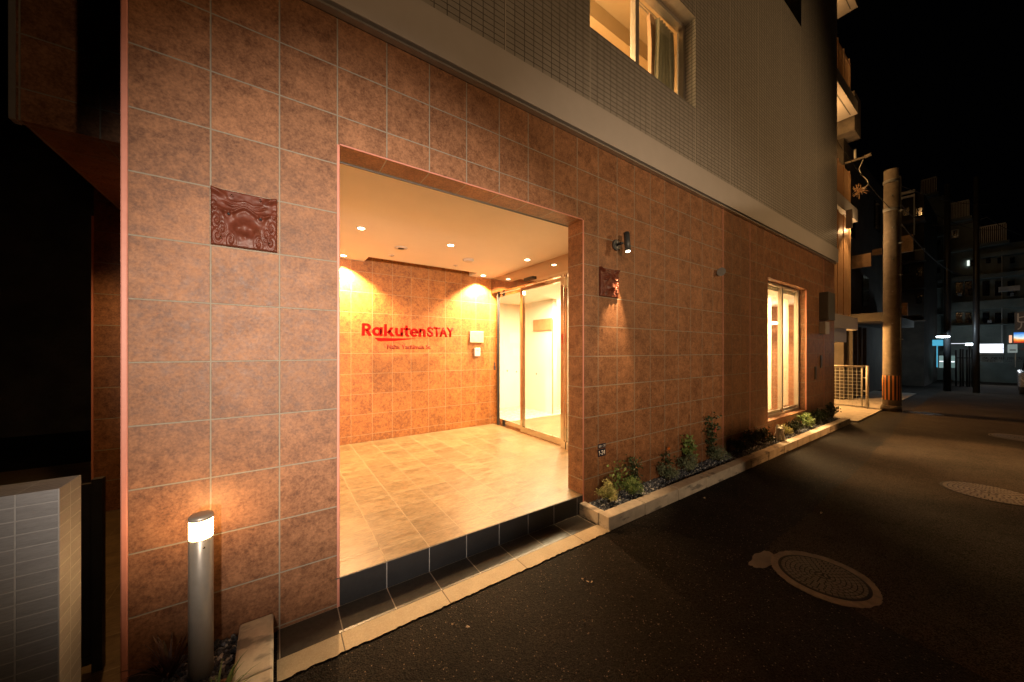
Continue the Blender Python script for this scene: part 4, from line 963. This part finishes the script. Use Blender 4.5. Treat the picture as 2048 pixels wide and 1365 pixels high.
fbox(1934, 1939, 521, 532, 'lit_window', M['winlit'], 29.95, .1)
fbox(1940, 1952, 519, 533, 'window', M['dark_glass'], 29.95, .1)
for (a, b_, pt, pb) in ((1903, 2048, 549, 556), (1903, 2048, 596, 622), (1903, 2048, 648, 652)): fbox(a, b_, pt, pb, 'floor_slab', M['greenwall'], 29.6, .45)
for a in (1912, 1930, 1965, 1990, 2015):
    fbox(a, a + 14, 562, 592, 'window', M['dark_glass'], 29.97, .08); fbox(a, a + 13, 626, 646, 'window', M['dark_glass'], 29.97, .08)
for a, b_, pt, pb in ((1852, 1892, 470, 473), (1852, 1892, 520, 524), (1852, 1892, 575, 579), (1852, 1892, 628, 632), (1895, 1955, 497, 501), (1960, 2048, 505, 509)): fbox(a, b_, pt, pb, 'floor_slab', M['greenwall'], 29.7, .34)
for a, pt, pb in ((1887, 440, 700), (1954, 450, 690), (2003, 500, 690)): fbox(a, a + 1.6, pt, pb, 'drain_pipe', M['rail'], 29.85, .08)
for a, pt in ((1860, 500), (1875, 560), (1915, 586), (1948, 586), (1975, 640), (2020, 586), (1862, 610)): fbox(a, a + 8, pt, pt + 6, 'air_conditioner', M['grey'], 29.55, .3)
for a, pt in ((1858, 480), (1872, 480), (1858, 535), (1872, 535), (1858, 588), (1972, 515), (1995, 515), (2020, 515)): fbox(a, a + 9, pt, pt + 12, 'window', M['dark_glass'], 29.97, .08)
fbox(1997, 2040, 571, 584, 'sign_board', M['rail'], 28.8, .2)
# shops at street level
SH = thing('corner_shop', 'bright white lit shop front at the end of the street', 'shop', (28, -2, 0))
fbox(1957, 2007, 688, 706, 'lit_shop_front', M['shop_white'], 28.0, .3, SH)
fbox(1957, 2007, 706.5, 711, 'counter_shelf', M['rail'], 27.9, .3, SH)
c = atX(1974, 700.5, 27.98); text('shop_text', 'オキナワ食堂', M['red_text'], SH, 1, c, (0, -1, 0), (0, 0, 1), width=1.0, height=.10, extrude=.005)
t = thing('shop_banner', 'pale banner with dark lettering below the lit shop front', 'banner', (27.8, -2, .3))
fbox(1961, 2006, 713, 724.5, 'banner_board', plain('banner_board', (.5, .55, .52), .6), 27.8, .05, t)
c = atX(1964.5, 719.7, 27.79); text('banner_text', '久茂地商店中り', M['dark_text'], t, 1, c, (0, -1, 0), (0, 0, 1), width=1.45, height=.14, extrude=.004, offset=.01)
c = atX(1970, 723.3, 27.79); text('banner_small_text', 'TEL 098 000', M['dark_text'], t, 1, c, (0, -1, 0), (0, 0, 1), width=1.1, height=.05, extrude=.004)
t = thing('blue_sign', 'glowing pale blue shop sign left of the far lamp post', 'sign', (27, 0, 1.5))
fbox(1862, 1886, 680, 692, 'sign_face', M['shop_blue'], 27, .2, t); fbox(1886.2, 1890, 679, 693, 'sign_edge', M['rail'], 27, .25, t); fbox(1873, 1875, 692.2, 735, 'sign_post', M['shop_blue'], 27, .1, t)
t = thing('vending_machine', 'pale lit vending machine below the blue sign', 'vending machine', (26.5, 0, 0))
fbox(1878, 1889.5, 712, 736, 'cabinet', emit('vending_glow', (.5, .75, .72), .35), 26.5, .6, t); fbox(1879, 1888.5, 722.5, 724, 'shelf', M['shop_white'], 26.45, .04, t)
t = thing('vending_machine', 'second lit vending machine between the two dark poles', 'vending machine', (26.5, -.5, 0))
fbox(1901, 1909, 712, 736, 'cabinet', emit('vending_glow_b', (.4, .65, .6), .3), 26.5, .6, t); fbox(1901, 1909, 723, 725, 'shelf', M['shop_white'], 26.45, .04, t)
t = thing('tube_light', 'thin white tube light above the bar fence at the street end', 'light', (28, -1, 1.6))
fbox(1901, 1931, 687, 688, 'tube', M['shop_white'], 28.4, .1, t); fbox(1931, 1948, 687, 691, 'lamp_glow', M['cold_lamp'], 28.4, .1, t)
b = MB(); t = thing('bar_fence', 'dark vertical bar fence in front of the street end shops', 'fence', (26, -1, 0))
for pxk in (1912, 1921, 1926, 1934, 1939, 1944.5, 1948): 
    c = atX(pxk, 700, 25.5); b.tube([(25.5, c.y, 0), (25.5, c.y, 1.62 + .15 * random.random())], .03, 6)
b.box(25.48, 25.52, yy(1950, 25.5), yy(1910, 25.5), 1.25, 1.3); b.build('bars', M['black'], t)
for (pxk, wd, x, lb) in ((1894.5, .10, 22.0, 'dark slim pole carrying the far white street lamp'), (1952.5, .085, 22.0, 'dark slim pole in front of the lit shop front')):
    c = atX(pxk, 700, x); t = thing('street_pole', lb, 'pole', (x, c.y, 0), 'slim dark poles at the street end')
    MB().lathe((x, c.y, 0), [(wd, 0), (wd * .8, 8.2)], 14).build('shaft', M['black'], t)
c = atX(1886, 673, 21.6); t = thing('street_lamp', 'small bright white street lamp on the left slim pole', 'street lamp', tuple(c))
MB().lathe(tuple(c), [(.0, -.06), (.16, -.04), (.17, 0)], 16).build('lamp_glass', M['cold_lamp'], t); MB().tube([c + Vector((0, 0, .03)), Vector((22, atX(1894.5, 700, 22).y, c.z + .1))], .025, 6).build('bracket', M['rail'], t); MB().lathe(tuple(c), [(.18, .001), (.14, .05), (.03, .07)], 16).build('shade', M['rail'], t)
lamp('street_lamp_light', 'POINT', (21.4, c.y - .1, c.z - .25), 34, (.75, .92, 1), None, .1)
t = thing('picture_sign', 'glowing blue and orange picture sign at the right edge', 'sign', (24, -2.5, 2))
s = N('picture_sign'); sp = s.n('ShaderNodeSeparateXYZ'); s.l(s.co(), sp.inputs[0]); zlo = atX(2038, 686, 24).z; zhi = atX(2038, 665, 24).z
f = s.math('ADD', s.maprange(sp.outputs[2], zlo, zhi, 0, 1), s.math('MULTIPLY', s.math('SUBTRACT', s.noise(3.5, 3), .5), .5))
s.l(s.ramp(f, [(.05, (.5, .03, .01)), (.28, (1, .35, .05)), (.42, (.9, .85, .7)), (.62, (.35, .62, .85)), (.9, (.03, .18, .6))]), s.b.inputs['Emission Color']); s.b.inputs['Emission Strength'].default_value = 1.2; s.base((0, 0, 0))
fbox(2027.5, 2052, 665, 686, 'sign_face', s.m, 24, .2, t); fbox(2018, 2024, 671, 686, 'side_lamp', emit('orange_glow', (1, .5, .3), 1.1), 24, .2, t)
t = thing('vertical_sign', 'dark vertical signboard with lettering above the picture sign', 'sign', (24, -2.5, 3))
fbox(2029, 2054, 624, 663, 'board', plain('signboard', (.06, .06, .065), .6), 24, .15, t)
c = atX(2034, 646, 23.98); text('sign_text', 'ビ', M['pale_grey'], t, 1, c, (0, -1, 0), (0, 0, 1), width=.36, height=.4, extrude=.004); c = atX(2034, 660, 23.98); text('sign_text', 'ル', M['pale_grey'], t, 1, c, (0, -1, 0), (0, 0, 1), width=.36, height=.32, extrude=.004)
t = thing('notice_board', 'pale square notice board on a post right of the lit shop', 'notice board', (26, -2.3, 1))
fbox(2015, 2035, 689, 706, 'board', emit('notice_glow', (.45, .55, .52), .4), 26, .06, t); fbox(2019, 2032, 699.5, 701.5, 'notice_line', M['dark_text'], 25.98, .01, t); fbox(2030, 2031.5, 706.2, 735, 'post', M['rail'], 26, .05, t)
lamp('shop_light', 'SPOT', (27.4, -2.3, 1.8), 90, (.85, .93, 1), (26.2, -2.5, 0), .3, 110, .6)
# parked car at the right edge
t = thing('parked_car', 'silver parked car cut off by the right edge of the picture', 'car', (23, -3.6, 0))
def carbox(x0, x1, y0, y1, z0, z1, name, mat, taper=0, bev=.06):
    b = MB().box(x0, x1, y0, y1, z0, z1); 
    if taper: b.v = [(x if z < z1 - .001 else (x0 + x1) / 2 + (x - (x0 + x1) / 2) * (1 - taper), y if z < z1 - .001 else (y0 + y1) / 2 + (y - (y0 + y1) / 2) * (1 - taper * .4), z) for x, y, z in b.v]
    return b.build(name, mat, t, bev)
cy0 = atX(2036, 740, 22).y
carbox(22, 25.6, cy0 - 1.5, cy0, .28, .82, 'body', M['carpaint']); carbox(22.7, 25.3, cy0 - 1.42, cy0 - .08, .821, 1.42, 'cabin', M['dark_glass'], .28)
carbox(23.1, 24.9, cy0 - 1.2, cy0 - .3, 1.421, 1.45, 'roof', M['carpaint'], 0, .01)
for xx in (22.7, 24.9):
    for yk in (cy0 - 1.42, cy0 - .12):
        MB().lathe((xx, yk, .30), [(.30, -.09), (.30, .09)], 24, 'y').build('wheel', M['rubber'], t)
for yk in (cy0 - .3, cy0 - 1.2): MB().box(21.96, 22.02, yk - .13, yk + .13, .55, .68).build('headlight', M['rail'], t, .01)
MB().box(21.97, 21.995, cy0 - .95, cy0 - .6, .36, .46).build('number_plate', M['rail'], t)

# ------------------------------------------------------------------ dark house far left and unseen lamp post and wall added across the lane
t = thing('rear_house', 'very dark house with an air conditioner seen past the left edge', 'building', (-6, 8, 0))
MB().box(-14, -2.35, 8.0, 12, 0, 9).build('wall', M['darkwall'], t)
for x0, x1, z0, z1 in ((-8.6, -7.2, 3.0, 4.0), (-6.9, -5.6, 3.0, 4.0), (-8.4, -6.4, 5.2, 6.3)):
    f_ = MB().box(x0, x1, 7.95, 7.998, z0, z1).build('window', M['dark_glass'], t)
MB().box(-9, -4.2, 7.7, 7.999, 2.55, 2.75).build('ledge', M['old_concrete'], t)
MB().tube([(-4.9, 7.9, 2.7), (-4.9, 7.9, 2.1), (-4.4, 7.9, 1.7), (-4.4, 7.9, .6)], .04, 8).build('drain_pipe', M['rail'], t)
t2 = MB().box(-5.2, -4.5, 7.6, 7.998, 2.9, 3.45).build('air_conditioner', M['grey'], t, .02); MB().lathe((-4.85, 7.6, 3.17), [(.22, 0), (.22, -.012)], 24, 'y').build('fan_grille', M['black'], t2).matrix_parent_inverse = Matrix()
t = thing('added_lamp_post', 'slim unseen lamp post added across the lane for the road spot', 'lamp post', (11.9, -4.4, 0))
MB().lathe((11.9, -4.4, 0), [(.06, 0), (.045, 4.7)], 14).build('post', M['black'], t); MB().box(11.6, 11.95, -4.42, -4.15, 4.62, 4.70).build('lamp_head', M['black'], t, .01)  # post added out of view to carry the road spot
t = thing('shade_wall', 'unseen wall added behind the viewer to cast shade on the facade', 'wall', (6, -6, 0))
MB().cells((1.62, 40), (0, 2.76), -5.4, -4.5, 'xz', []).build('wall', M['old_concrete'], t)  # wall added out of view; its end and top cut the lamp light
